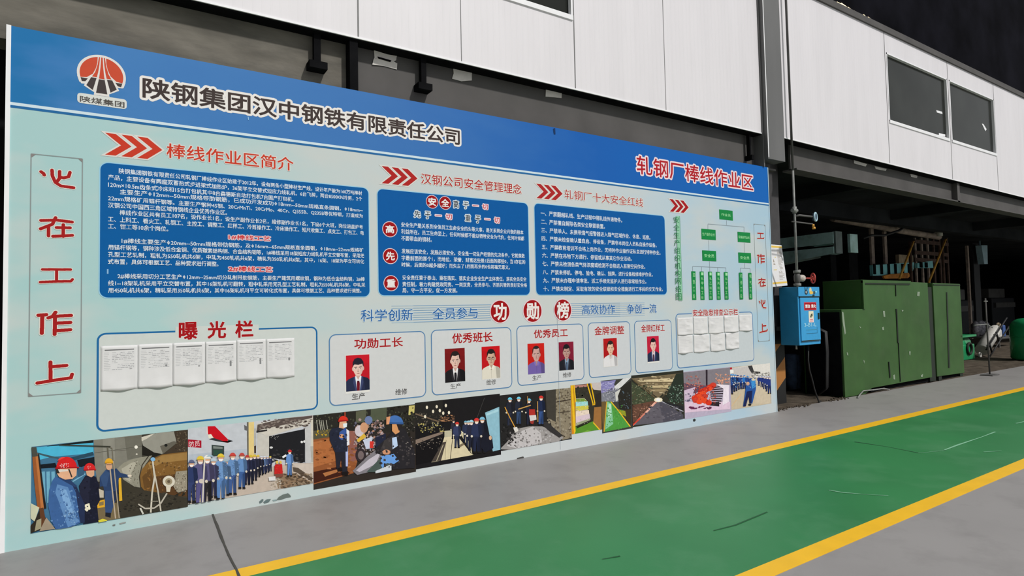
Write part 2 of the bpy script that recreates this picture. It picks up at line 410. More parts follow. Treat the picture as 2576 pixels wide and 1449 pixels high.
# floor joint that runs out from the board
def ground_strip(name, pts, w, m, z=0.004, jit=0.0):
    mb = MB(); pr = []
    for i, p in enumerate(pts):
        a = Vector(pts[max(i-1,0)]); b = Vector(pts[min(i+1,len(pts)-1)]); t = (b-a).normalized(); n = Vector((-t.y, t.x)) * w/2 * random.uniform(1-jit, 1+jit)
        pr.append((mb.bm.verts.new((p[0]+n.x, p[1]+n.y, z)), mb.bm.verts.new((p[0]-n.x, p[1]-n.y, z))))
    for a, b in zip(pr[:-1], pr[1:]): mb.bm.faces.new((a[0], b[0], b[1], a[1]))
    return struct(name, mb, m)
pts = [(535,1294),(541,1311),(546,1322),(550,1333),(556,1350),(565,1372),(575,1396),(585,1416),(594,1432),(603,1455),(640,1540),(690,1660)]
ground_strip('floor_joint', [(gnd(*p).x, gnd(*p).y) for p in pts], 0.013, M['crack'], jit=0.35)
for pts, w, mm in (
    ([(2085,1234),(2120,1240),(2180,1245),(2235,1248)], 0.012, 'scuff_light'), ([(2376,1133),(2410,1120),(2470,1100),(2504,1087)], 0.016, 'scuff_light'),
    ([(2556,1066),(2600,1056)], 0.02, 'scuff_light'), ([(2150,1112),(2230,1124),(2310,1140)], 0.014, 'scuff_dark'), ([(2310,1141),(2376,1134)], 0.010, 'scuff_light'),
    ([(1795,1336),(1850,1322),(1930,1289)], 0.011, 'scuff_dark'), ([(1515,1408),(1560,1400)], 0.01, 'scuff_dark'), ([(2475,1138),(2520,1135)], 0.014, 'scuff_light')):
    ground_strip('floor_scuff', [(gnd(*p).x, gnd(*p).y) for p in pts], w, M[mm], jit=0.6)

# sooty ceiling slab under the upper rooms, and the dark hall behind
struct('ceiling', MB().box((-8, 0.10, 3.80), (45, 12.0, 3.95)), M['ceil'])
struct('wall_back', MB().box((-8, 12.0, -0.1), (45, 12.2, 3.95)), M['shade_wall'])
struct('wall_back_upper', MB().box((-8, 7.0, 3.95), (60, 7.2, 20)), M['shade_wall'])
struct('wall_side', MB().box((45, 0.4, -0.1), (45.2, 12.0, 9)), M['shade_wall'])
struct('wall_behind_board', MB().box((-8, 0.55, -0.05), (8.25, 0.65, 3.8)), M['black'])
for x in (12, 17, 22, 27, 33):                     # beams under the ceiling slab
    struct('ceiling_beam', MB().box((x, 0.45, 3.55), (x+0.2, 2.6, 3.80)), M['ceil'])
struct('ceiling_beam', MB().box((8.3, 2.6, 3.45), (45, 2.85, 3.80)), M['ceil'])

# upper white walls with their windows
def wall_with_hole(name, x0, x1, z0f, z1, holes, zs0, zs1):
    mb = MB(); xs = [x0] + [v for h in holes for v in h] + [x1]
    zb = lambda x: z0f(x)
    for i in range(len(xs)-1):
        a, b = xs[i], xs[i+1]
        if i % 2 == 0: mb.prism([(a,0,zb(a)),(b,0,zb(b)),(b,0,z1),(a,0,z1)], (0,0.09,0))
        else:
            mb.prism([(a,0,zb(a)),(b,0,zb(b)),(b,0,zs0),(a,0,zs0)], (0,0.09,0)); mb.prism([(a,0,zs1),(b,0,zs1),(b,0,z1),(a,0,z1)], (0,0.09,0))
    return struct(name, mb, M['white_panel'])
zL = lambda x: 3.75; zR = lambda x: 3.765 - 0.0065*(x-8.3)
wL = wall_with_hole('wall_upper_left', -8.0, 7.845, zL, 8.5, [(2.35, 4.607)], 4.525, 5.9)
wR = wall_with_hole('wall_upper_right', 8.27, 45.0, zR, 6.0, [(11.40, 13.70), (13.80, 15.92)], 4.485, 5.66)
struct('ceiling_upper_room', MB().box((8.27, 0.09, 5.9), (45, 3.2, 6.0)), M['shade_wall'])
struct('wall_upper_room_back', MB().box((-8, 3.2, 3.95), (45, 3.3, 6.0)), M['shade_wall'])
# panel joints and trims are part of the walls
def jline(wl, x, z0, z1, w=0.008): MB().box((x-w/2, -0.003, z0), (x+w/2, 0.004, z1)).build('panel_joint', M['joint'], wl)
for px, py in ((901,60),(1160,100),(1448,240),(1675,260)):
    p = at(px, py, 0); jline(wL, p.x, 3.752, 8.5, 0.012 if px in (901,1448) else 0.006)
for px, py in ((2235,340),(2394,400),(2510,440)):
    p = at(px, py, 0); jline(wR, p.x, zR(p.x)+0.003, 6.0, 0.012)
mb = MB()
mb.prism([(-8,-0.006,3.748),(7.845,-0.006,3.748),(7.845,-0.006,3.764),(-8,-0.006,3.764)], (0,0.02,0))
mb.build('bottom_trim', M['white_trim'], wL)
mb = MB(); a, b = 8.27, 45.0
mb.prism([(a,-0.006,zR(a)-.002),(b,-0.006,zR(b)-.002),(b,-0.006,zR(b)+.014),(a,-0.006,zR(a)+.014)], (0,0.02,0))
mb.build('bottom_trim', M['white_trim'], wR)
mb = MB().box((8.27, -0.03, 6.0), (45, 0.12, 6.05)); mb.box((8.27, 0.0, 6.05), (45, 0.06, 6.13))
mb.build('top_rail', M['steel_grey'], wR)
MB().box((-8, 0.006, 3.736), (7.845, 0.13, 3.7485)).build('soffit', M['black'], wL); MB().prism([(8.27,.006,zR(8.27)-.014),(45,.006,zR(45)-.014),(45,.006,zR(45)-.003),(8.27,.006,zR(8.27)-.003)], (0,.13,0)).build('soffit', M['black'], wR)
def window(n, x0, x1, z0, z1):
    f = MB(); t = 0.035
    f.box((x0, -0.006, z0), (x0+t*0.6, 0.05, z1)); f.box((x1-t*0.6, -0.006, z0), (x1, 0.05, z1)); f.box((x0, -0.015, z0-0.03), (x1, 0.05, z0+t*.6)); f.box((x0, -0.006, z1-t*.6), (x1, 0.05, z1))
    o = struct('window_%d' % n, f, M['white_trim'])
    MB().box((x0+t*.6, 0.040, z0+t*.6), (x1-t*.6, 0.046, z1-t*.6)).build('window_pane', M['glass'], o)
    return o
window(1, 2.35, 4.607, 4.525, 5.9)
w2 = window(2, 11.40, 13.70, 4.485, 5.66); w3 = window(3, 13.80, 15.92, 4.485, 5.66)
for wd, pl in ((w2, [(2355,277),(2370,281),(2371,287),(2357,283)]), (w2, [(2362,335),(2378,338),(2378,344),(2362,341)]), (w3, [(2470,311),(2474,312),(2482,325),(2479,330)])):
    MB().prism([at(x, y, 0.036) for x, y in pl], (0, 0.003, 0)).build('tape_scrap', M['white_trim'], wd)
# broken skylight strip glimpsed above the right roof edge
m = bpy.data.materials.new('skylight_glow'); m.use_nodes = True; b_ = m.node_tree.nodes['Principled BSDF']
b_.inputs['Emission Color'].default_value = (1.0, 0.80, 0.48, 1); b_.inputs['Emission Strength'].default_value = 1.3; b_.inputs['Base Color'].default_value = (.5,.4,.3,1)
mb = MB()
for (x0, y0, x1, y1, h) in ((2106,4,2116,9,6),(2117,7,2130,16,6),(2133,17,2148,27,7),(2149,26,2166,38,7),(2173,36,2181,43,5),(2184,42,2200,53,5),(2200,52,2217,62,4)):
    mb.prism([at(x0,y0,6.9), at(x1,y1,6.9), at(x1,y1+h,6.9), at(x0,y0+h,6.9)], (0,0.05,0))
struct('window_roof_gap', mb, m)

# beams under the white walls (web set back, flange below)
mb = MB(); mb.box((-8, 0.13, 3.26), (2.215, 0.34, 3.80)); struct('beam_concrete_left', mb, M['concrete'])
def ibeam(x0, x1, z0a, z0b, dep=0.13):
    mb = MB(); mb.prism([(x0,dep,z0a),(x1,dep,z0b),(x1,dep,3.80),(x0,dep,3.80)], (0,0.03,0))
    mb.prism([(x0,dep-0.09,z0a-.012),(x1,dep-0.09,z0b-.012),(x1,dep-0.09,z0b+.012),(x0,dep-0.09,z0a+.012)], (0,0.22,0))
    return struct('steel_beam', mb, M['steel_grey'])
ibeam(2.27, 8.2, 3.30, 3.30); bR = ibeam(8.72, 45, 3.385, 3.21, 0.14)
mb = MB().box((2.205, 0.02, 3.28), (2.275, 0.40, 3.75)); struct('steel_stiffener', mb, M['black'])
p = at(2391, 480, 0.2); MB().box((p.x-0.10, 0.05, 3.35), (p.x+0.01, 0.14, 3.72)).build('stiffener', M['steel_grey'], bR)

# steel column: upper casing proud of the walls, lower H section behind the board
mb = MB().box((7.865, -0.07, 3.40), (8.255, 0.10, 8.5)); mb.box((7.845, -0.02, 3.30), (7.868, 0.15, 8.5))
uc = struct('column_upper', mb, M['column'])
MB().box((7.870, -0.074, 3.42), (7.886, -0.06, 8.5)).build('edge_strip', M['white_trim'], uc)
mb = MB().box((8.20, 0.385, -0.02), (8.776, 0.42, 3.80)); mb.box((8.47, 0.42, -0.02), (8.50, 0.80, 3.80)); mb.box((8.20, 0.80, -0.02), (8.776, 0.835, 3.80))
m = mat('hazard_column_paint', (0.045,0.042,0.045), 0.65, var=0.2)
nt = m.node_tree; N = nt.nodes; L = nt.links; bs = N['Principled BSDF']
tc = N.new('ShaderNodeTexCoord'); sx = N.new('ShaderNodeSeparateXYZ'); L.new(tc.outputs['Object'], sx.inputs[0])
def mth(op, a, b):
    n = N.new('ShaderNodeMath'); n.operation = op
    for i, v in enumerate((a, b)):
        if v is None: continue
        if isinstance(v, (int, float)): n.inputs[i].default_value = v
        else: L.new(v, n.inputs[i])
    return n.outputs[0]
dg_ = mth('ADD', sx.outputs[2], mth('MULTIPLY', sx.outputs[0], -0.75))
st = mth('GREATER_THAN', mth('FRACT', mth('MULTIPLY', mth('ADD', dg_, 10.40), 1/0.56), None), 0.46)
low = mth('LESS_THAN', sx.outputs[2], 0.86)
fac = mth('MULTIPLY', mth('MULTIPLY', st, low), mth('GREATER_THAN', sx.outputs[2], 0.12))
mx = N.new('ShaderNodeMix'); mx.data_type = 'RGBA'; L.new(fac, mx.inputs['Factor'])
old = bs.inputs['Base Color'].links[0].from_socket; L.new(old, mx.inputs['A']); mx.inputs['B'].default_value = (0.42,0.17,0.035,1); L.new(mx.outputs['Result'], bs.inputs['Base Color'])
mb2 = N.new('ShaderNodeMix'); mb2.data_type = 'RGBA'; L.new(mth('LESS_THAN', sx.outputs[2], 1.12), mb2.inputs['Factor']); L.new(old, mb2.inputs['A']); mb2.inputs['B'].default_value = (0.008,0.008,0.008,1); L.new(mb2.outputs['Result'], mx.inputs['A'])
struct('column_lower', mb, m)

# ---------------------------------------------------------------- the notice board
board = empty('notice_board', (0, 0, 0), 'long blue and pale cyan printed steel works notice board standing on the grey floor', 'notice board')
M['board_bg'] = blend_mat('printed_backdrop', [(0.0,(158,192,192)),(0.12,(164,194,194)),(0.3,(186,195,196)),(0.55,(192,197,199)),(0.8,(172,192,203)),(1.0,(160,188,205))], 0.9, 0.9, blocks=(192,195,192))
M['board_head'] = blend_mat('printed_header', [(0.0,(34,108,164)),(0.07,(66,120,178)),(0.35,(56,108,172)),(0.6,(24,90,168)),(1.0,(8,94,174))], 1.6, 2.2)
MB().box((0.012, 0.0, 0.0), (W-0.012, 0.05, H)).build('board_panel', M['board_bg'], board)
MB().box((-0.012, -0.006, 0.0), (0.012, 0.055, H+0.004)).build('edge_trim', M['white_trim'], board)
MB().box((W-0.012, -0.004, 0.0), (W+0.004, 0.055, H)).build('edge_trim', M['board_bg'], board)
zb = B(40, 258)[1]; z2 = B(40, 265.5)[1]; z3 = B(40, 272)[1]
MB().box((0.012, -0.0006, zb), (W, 0.004, H+0.002)).build('header_band', M['board_head'], board)
a = Art(0.0008); a.raw([(0.012,zb),(W,zb),(W,z2),(0.012,z2)], col((196,212,220))); a.raw([(0.012,z2),(W,z2),(W,z3),(0.012,z3)], col((36,98,152))); a.build('header_stripe', board)
# panel seams and scuffs
a = Art(0.0035)
sx_ = B(1404, 900)[0]; a.raw([(sx_-.0012,0.02),(sx_+.0012,0.02),(sx_+.0012,B(1404,757)[1]),(sx_-.0012,B(1404,757)[1])], col((150,160,170)))
a.build('panel_seam', board)
def scuff(pl, c, crop=(0,0,1.0)):
    a = Art(0.0035, crop); a.P(pl, c); a.build('scuff_mark', board)
CS = (440,1020,5.174)
scuff([(1095,1250),(1135,1215),(1155,1225),(1140,1255),(1105,1275)], (96,112,112), CS); scuff([(1150,1255),(1195,1220),(1250,1215),(1225,1255),(1165,1275)], (96,112,112), CS)
scuff([(1320,1230),(1350,1190),(1400,1160),(1470,1140),(1500,1165),(1510,1190),(1450,1200),(1380,1225)], (100,110,106), CS); scuff([(1270,1230),(1320,1220),(1330,1235),(1280,1245)], (130,150,150), CS)
for pl, c in (([(1300,1152),(1316,1148),(1318,1152),(1302,1156)],(70,68,66)),([(1743,1055),(1747,1053),(1750,1056),(1748,1060),(1744,1060)],(50,52,52)),([(283,1320),(290,1318),(290,1322),(284,1323)],(110,112,108)),([(300,1316),(316,1312),(317,1315),(302,1319)],(140,142,138)),([(1391,324),(1396,322),(1397,338),(1393,338)],(22,50,90)),([(623,294),(625,294),(626,302),(624,302)],(150,190,220))): scuff(pl, c)

# company emblem
a = Art(0.0015); ec = B(928/3.623, 40+540/3.623); er = abs(B(1152/3.623, 40+560/3.623)[0] - B(705/3.623, 40+520/3.623)[0]) / 2
def e(u, v): return (ec[0] + u*er, ec[1] - v*er)
def arc(a0, a1, r=0.89, n=16): return [(r*math.cos(math.radians(a0+(a1-a0)*i/n)), r*math.sin(math.radians(a0+(a1-a0)*i/n))) for i in range(n+1)]
wh, rd, bk = col((214,210,206)), col((192,74,50)), col((66,58,58))
a.raw([e(1.0*math.cos(math.radians(t)), 1.0*math.sin(math.radians(t))) for t in range(-215, 36, 6)] , wh)
for pl in ([(-.99,.2),(-.9,.5),(-.55,.45),(-.2,.3)], [(.99,.2),(.9,.5),(.55,.45),(.2,.3)], [(-.72,.66),(-.3,.92),(-.05,.2),(-.5,.2)], [(.72,.66),(.3,.92),(.05,.2),(.5,.2)], [(-.32,1.04),(.32,1.04),(.2,.2),(-.2,.2)]):
    a.raw([e(*q) for q in pl], wh)
red_l = arc(-101, -197) + [(-.6,.22),(-.36,0),(-.24,-.3),(-.18,-.6)]
a.raw([e(*q) for q in red_l], rd); a.raw([e(-q[0], q[1]) for q in red_l], rd)
a.raw([e(*q) for q in ((-.85,.27),(-.56,.28),(-.66,.44),(-.8,.46))], bk); a.raw([e(-q[0], q[1]) for q in ((-.85,.27),(-.56,.28),(-.66,.44),(-.8,.46))], bk)
for sgn in (-1, 1):
    a.raw([e(sgn*q[0], q[1]) for q in ((.125,-.88),(.075,-.88),(.1,-.5),(.15,-.1),(.2,.15),(.4,.15),(.27,-.1),(.17,-.5))], rd)
    a.raw([e(sgn*q[0], q[1]) for q in ((.21,.19),(.43,.19),(.62,.62),(.36,.82))], bk)
a.raw([e(*q) for q in ((-.03,-.88),(.03,-.88),(.055,-.4),(.1,.1),(.12,.2),(-.12,.2),(-.1,.1),(-.055,-.4))], rd)
a.raw([e(*q) for q in ((-.12,.23),(.12,.23),(.23,.93),(-.23,.93))], bk)
a.crop = (0,40,3.623)
a.rrect((705,698), (1155,853), 0.02, (206,208,204)); a.text('陕煤集团', (730,728), (1132,838), (78,74,70), off=0.035)
a.build('company_emblem', board)

# large lettering
a = Art(0.0015); a.text('陕钢集团汉中钢铁有限责任公司', (360,195), (1156,365), (62,52,50), off=0.035, halo=0.021, hc=(222,218,214)); a.build('company_title', board)
a = Art(0.0015); a.text('轧钢厂棒线作业区', (1601,391), (1894.5,480), (168,24,34), off=0.02, halo=0.021, hc=(226,208,212)); a.build('workshop_title', board)

def chevrons(a, lt, lb, tip, c, halo=(206,205,200)):
    p, q, r = B(*lt), B(*lb), B(*tip); x0, x1 = p[0], r[0]; z1, z0 = p[1], q[1]; zm = (z0+z1)/2; w = x1-x0
    for g, cc in ((0.016, halo), (0.0, c)):
        for o in (0.0, 0.275, 0.55):
            X = lambda t: x0 + (t+o)*w
            a.raw([(X(0)-g*1.6,z1+g*.6),(X(.18)+g*.3,z1+g*.6),(X(.45)+g,zm),(X(.18)+g*.3,z0-g*.6),(X(0)-g*1.6,z0-g*.6),(X(.27)-g,zm)], col(cc))
def heading(name, t, lt, rb, ch, c, off=0.03):
    a = Art(0.0015); chevrons(a, *ch, c)
    if t: a.text(t, lt, rb, c, off=off, halo=0.007, hc=(208,206,200))
    a.build(name, board)
heading('section_heading', '棒线作业区简介', (419.5,360), (738,430), ((264.4,334),(264,389),(408.5,376.7)), (190,56,36), 0.02)
heading('section_heading', '汉钢公司安全管理理念', (1058.7,435), (1312,489), ((959.4,417.5),(960.9,461),(1050,447)), (166,34,32), 0.01)
heading('section_heading', '轧钢厂十大安全红线', (1419.6,476), (1618,521), ((1348.5,462),(1350,498.5),(1415,489)), (164,36,38), 0.0)
heading('section_heading', None, None, None, ((1683.9,500.7),(1685.3,532),(1732,521.4)), (158,20,26))

# blue text panels
def text_panel(lt, rb, c=(6,86,150)):
    a = Art(0.0012); a.rrect(lt, rb, 0.055, c, line=(146,192,214), lw=0.007); return a.build('text_panel', board)
p1 = text_panel((249.5,405.4), (931.6,748)); p2 = text_panel((947.3,472.7), (1334.2,743.7), (4,84,152)); p3 = text_panel((1342.4,509.6), (1678.5,742.2), (4,84,152))
WT = (206,214,224)
def lines(par, rows, hpx, xl, off=0.02, c=WT):
    a = Art(0.0020)
    for t, xs, yl, xe in rows:
        # row centre height is taken at the panel's left margin, the line then runs level along the board
        z = B(xl, yl)[1]; hh = (B(xl, yl-hpx/2)[1] - B(xl, yl+hpx/2)[1]); x0 = B(xs, yl)[0]; x1 = B(xe, 620)[0]
        sa = a.T; a.T = lambda p: p
        a.text(t, (x0, z+hh/2), (x1, z-hh/2), c, off=off); a.T = sa
    return a.build('lettering', par)
T1 = [('陕钢集团钢铁有限责任公司轧钢厂棒线作业区始建于2012年，设有两条小型棒材生产线，设计年产能为160万吨棒材',299,427.5,912),
('产品，主要设备有两座双蓄热式步进梁式加热炉，36架平立交替式短应力线轧机，6台飞剪，两台8500KN冷剪，2个',272,445.5,912),
('120m×10.5m齿条式冷床和15台打包机其中8台森德斯自动打包机7台国产打包机。',272,464,739),
('主要生产⏀12mm--50mm规格带肋钢筋，已成功开发成功⏀18mm--50mm规格直条圆钢，⏀18mm--',302,480,913),
('22mm规格矿用锚杆钢等。主要生产钢种45钢、20CrMnTi、20CrMo、40Cr、Q355B、Q235B等优特钢，打造成为',272,498.5,913),
('汉钢公司中国西三角区域特钢线企业优秀作业区。',272,515.5,571),
('棒线作业区共有员工107名，设作业长1名，设生产副作业长2名，维修副作业长1名，下设6个大班，岗位涵盖炉号',301,533,913),
('工、上料工、看火工、轧钢工、主控工、调整工、红样工、冷剪操作工、冷床操作工、短尺收集工、点支工、打包工、电',272,551,915),
('工、钳工等10余个岗位。',272,568.5,423),
('1#棒线主要生产⏀20mm--50mm规格带肋钢筋，及⏀16mm--65mm规格直条圆钢，⏀18mm--22mm规格矿',306,604.5,914),
('用锚杆钢等，钢种涉及低合金钢、优质碳素结构钢、合金结构钢等，1#棒线采用18架短应力线轧机平立交替布置，采用无',272,622,915),
('孔型工艺轧制，粗轧为550轧机共6架，中轧为450轧机共6架，精轧为350轧机共6架，其中，16架、18架为平立可转化',272,640,915),
('式布置，具体可根据工艺、品种要求进行调整。',272,658,549),
('2#棒线采用切分工艺生产⏀12mm--25mm切分轧制带肋钢筋，主要生产建筑用螺纹钢，钢种为低合金结构钢，2#棒',296,694.5,916),
('线1--18架轧机采用平立交替布置，其中16架轧机可翻转，粗中轧采用无孔型工艺轧制，粗轧为550轧机共6架，中轧采',272,712.5,917),
('用450轧机共6架，精轧采用350轧机共6架，其中16架轧机可平立可转化式布置，具体可根据工艺、品种要求进行调整。',272,730.5,907)]
lines(p1, T1, 13.5, 272)
a = Art(0.0020)
a.text('1#棒线工艺', (575,590), (680,606.5), (196,44,48), off=0.03, halo=0.006, hc=(214,190,196)); a.text('2#棒线工艺', (575,669.5), (685,684.5), (196,44,48), off=0.03, halo=0.006, hc=(214,190,196)); a.text('1', (269,677), (273,689), (130,170,205))
a.build('lettering', p1)
T2 = [('安全生产是关系到全体员工生命安全的头等大事，是关系到企业兴衰的根本',1009,565,1317),('利益所在。员工生命至上，任何时候都不能以牺牲安全为代价，任何时候都',1009,582.3,1318.5),('不要带血的钢材。',1009,599.2,1086),
('发展应该安全，发展必须安全。安全是一切生产经营的先决条件，它就像数',1010,631.6,1319),('字最前面的那个1，而地位、荣誉、财富这些是1后面的那些0，当1存在的',1010,648.9,1320),('时候，后面的0越多越好；而失去了1后面再多的0也将毫无意义。',1010,665.9,1281),
('安全责任重于泰山、重在落实、落实企业安全生产主体责任，落实全员安全',1012,698.2,1322),('责任制，着力构建党政同责、一岗双责，全员参与、齐抓共管的良好安全格',1012,714.9,1323),('局，守一方平安，促一方发展。',1012,730.5,1148)]
lines(p2, T2, 12.5, 1010)
T3 = [('一、严禁翻越轧线、生产过程中隔轧线传递物件。',450,2135),('二、严禁擅自解除各类安全联锁装置。',520,1990),('三、严禁单人、未携带煤气报警器进入煤气区域作业、休息、巡察。',590,2365),('四、严禁未检查确认擅自启、停设备，严禁非本岗位人员私自操作设备。',660,2415),
('五、严禁教育培训不合格上岗作业，无特种作业操作证私自进行特种作业。',730,2445),('六、严禁在吊物下方通行、停留或从事其它作业活动。',799,2205),('七、严禁未检测各类气体浓度或检测不合格进入有限空间作业。',868,2315),('八、严禁未停机、停电、验电、确认、挂牌，进行设备检修维护作业。',940,2375),
('九、严禁未办理申请审批、派工手续无监护人进行非常规作业。',1007,2320),('十、严禁未制定、采取有效的安全联锁和安全措施进行工序间的交叉作业。',1078,2455)]
lines(p3, [(t, 1360+i*0.7, 400+y/3.3026, 920+xe/3.3026) for i, (t, y, xe) in enumerate(T3)], 12.5, 1362)
a = Art(0.0020, (940,470,6.44))
for t, l in (('高',(1292,220,1375,345)),('于',(1452,240,1535,355)),('先',(655,385,755,500)),('于',(832,400,918,515)),('重',(1482,450,1567,560)),('于',(1647,465,1728,585))):
    a.text(t, l[:2], l[2:], (40,42,48), off=0.02, halo=0.0085, hc=(206,216,224))
for t, l in (('一',(1602,297,1694,314)),('切',(1760,280,1850,370)),('一',(997,457,1094,474)),('切',(1165,440,1266,530)),('一',(1797,517,1884,534)),('切',(1950,495,2036,590))):
    a.text(t, l[:2], l[2:], (190,50,60), off=0.02, halo=0.0085, hc=(222,204,212))
def badge(a, t, c, r, hx, hy, off=0.05):
    r = B(c[0], c[1]-r)[1] - B(c[0], c[1])[1]
    a.disc(c[0], c[1], r*1.10, (216,196,202)); a.disc(c[0], c[1], r, (150,12,18)); a.text(t, (c[0]-hx, c[1]-hy), (c[0]+hx, c[1]+hy), (222,216,214), off=off)
a.build('lettering', p2)
for t, c, r, h in (('安',(1087,507.7),15.5,(9.5,10.5)),('全',(1119.8,510.6),15.5,(9.5,10)),('高',(980.7,576.8),18.2,(10.5,10)),('先',(981.9,644.3),18.2,(10.5,10.5)),('重',(983.6,712.5),18.2,(10.5,10))):
    a = Art(0.0020); badge(a, t, c, r, *h); a.build('badge', p2)

# slogan row with round badges
a = Art(0.0014)
for i in range(8):
    z = B(1000, 769 + 6.0*i)[1]
    for x0, x1, cc in ((985,1040,(150,178,200)),(1040,1235,(112,150,186)),(1435,1560,(112,150,186)),(1560,1622,(150,178,205))):
        u0 = B(x0,790)[0]; u1 = B(x1,790)[0]; a.raw([(u0,z),(u1,z),(u1,z-.0045),(u0,z-.0045)], col(cc), False)
a.k += 2
for t, lt, rb in (('科学创新',(907.6,779),(1039,805.5)),('全员参与',(1087.7,775),(1201.6,801)),('高效协作',(1463.9,767),(1547.3,789)),('争创一流',(1576.9,765.5),(1651.4,786.5))):
    a.text(t, lt, rb, (34,90,154), off=0.01, halo=0.005, hc=(190,204,214))
a.build('slogan_lettering', board)
for t, c, r, h in (('功',(1257.9,783.9),27.5,(16,20)),('勋',(1339.6,782.2),27.5,(16,20)),('榜',(1415.8,779.8),26.5,(15,19.5))):
    a = Art(0.0015); badge(a, t, c, r, *h, off=0.04); a.build('title_badge', board)

# framed sections in the lower half
def section(lt, rb, rad, line, lw, fill=(194,197,197), gap=None, heads=()):
    a = Art(0.0012); a.rrect(lt, rb, rad, fill, line=line, lw=lw)
    if gap: a.R(*gap, fill)
    for t, l, r, c, off, halo in heads: a.text(t, l, r, c, off=off, halo=halo, hc=(212,204,202))
    return a.build('section_frame', board)
RD = (156,18,24); DK = (84,82,82); LN = (84,124,164)
section((243.6,838),(800,1029.4),0.05,(30,98,152),0.012,(194,199,196),(441,822,651,848),[('曝',(451,811.5),(496.2,852.3),RD,.04,.006),('光',(523.5,809.5),(567.7,849.3),RD,.04,.006),('栏',(592.6,807.6),(636,847.3),RD,.04,.006)])
section((826.9,841.4),(1072.2,997.7),0.055,LN,0.009,(198,199,200),None,[('功勋工长',(891.5,853),(1013.2,871.5),RD,.03,.004),('生产',(885.3,990.5),(917.6,1002.9),DK,.02,0),('维修',(994.6,979.5),(1024,991.5),DK,.02,0)])
section((1083.6,830),(1288.9,974.9),0.055,LN,0.009,(197,199,201),None,[('优秀班长',(1137.4,839.2),(1238.8,858.8),RD,.03,.004),('生产',(1132.9,966),(1159,976),DK,.01,0),('维修',(1223.3,955.8),(1247.5,966.7),DK,.01,0)])
section((1298.8,819.8),(1470.2,954.4),0.055,LN,0.009,(196,198,201),None,[('优秀员工',(1342.8,830),(1428,846.5),RD,.03,.004),('生产',(1339,945),(1361.6,955.3),DK,.01,0),('维修',(1415.5,937.8),(1437,948.1),DK,.01,0)])
section((1478.2,811.8),(1588.2,940.9),0.055,LN,0.009,(194,197,201),None,[('金牌调整',(1495.3,822),(1569.7,840),(160,34,38),.02,.004)])
section((1594.9,807.3),(1692.6,930.2),0.055,LN,0.009,(191,196,200),None,[('金牌红样工',(1612.8,817.5),(1672,833.3),(160,42,48),.02,.004)])
section((1699,789.3),(1897.4,907.8),0.055,(70,116,166),0.010,(188,195,199),(1740,783,1859,793),[('安全隐患排查公示栏',(1742.3,779),(1856.1,792.2),(162,36,44),.02,.006)])

# side slogans in brush lettering
BR = {'心':[[(.05,.16),(.12,.24),(.14,.32)],[(.36,.03),(.37,.32),(.46,.66),(.62,.82),(.99,.86)],[(.58,.06),(.58,.42),(.50,.62)],[(.88,.06),(.84,.30),(.70,.38),(.60,.36)]],
 '在':[[(.05,.2),(.5,.14),(.96,.2)],[(.47,.02),(.38,.36),(.04,.62)],[(.27,.52),(.27,.96)],[(.50,.52),(.90,.5)],[(.70,.36),(.70,.95)],[(.40,.97),(.7,.93),(.97,.88)]],
 '工':[[(.08,.12),(.92,.10)],[(.5,.12),(.5,.88)],[(.02,.93),(.5,.88),(.93,.86),(.98,.74)]],
 '作':[[(.02,.14),(.24,.12)],[(.13,.16),(.12,.92)],[(.50,.02),(.42,.20),(.30,.26)],[(.42,.2),(.95,.17)],[(.49,.2),(.48,.98)],[(.5,.5),(.93,.48)],[(.5,.83),(.93,.80)]],
 '上':[[(.37,.03),(.38,.86)],[(.40,.24),(.82,.22)],[(.02,.94),(.5,.86),(.95,.80),(.98,.64)]]}
def brush(a, ch, lt, rb, c, halo):
    p, q = B(*lt), B(*rb); w, h = q[0]-p[0], p[1]-q[1]
    for wd, cc in ((0.235, halo), (0.155, c)):
        for st in BR[ch]: a.stroke_m([(p[0]+u*w, p[1]-v*h) for u, v in st], wd*(h*.55+w*.3), col(cc))
def side_slogan(frame, chars):
    a = Art(0.0013); (lx, ly), (rx, ry) = frame; p, q = B(lx, ly), B(rx, ry); x0, z1, x1, z0 = p[0], p[1], q[0], q[1]
    a.stroke_m([(x0,z0),(x0,z1),(x1,z1),(x1,z0),(x0,z0)], 0.006, col((132,140,140)), False)
    for cx, cz, sx, sz in ((x0,z1,1,-1),(x1,z1,-1,-1),(x0,z0,1,1),(x1,z0,-1,1)): a.raw([(cx,cz),(cx+sx*.025,cz),(cx,cz+sz*.025)], col((128,124,122)))
    for ch, lt, rb in chars: brush(a, ch, lt, rb, (156,28,28), (208,206,198))
    a.build('side_slogan', board)
side_slogan(((78.4,387),(203,988)), [('心',(99,424),(186,479)),('在',(99,544.5),(184.5,598)),('工',(100,673),(184,713)),('作',(95,785),(183,840.6)),('上',(93,911),(183,961))])
side_slogan(((1896,563.4),(1935.8,857.2)), [('工',(1904.2,584.5),(1922.2,602.2)),('作',(1904.6,639),(1924.3,663.2)),('在',(1907,699.5),(1926.4,720.6)),('心',(1908.8,754.3),(1927,778)),('上',(1910,815.2),(1930.5,836.4))])

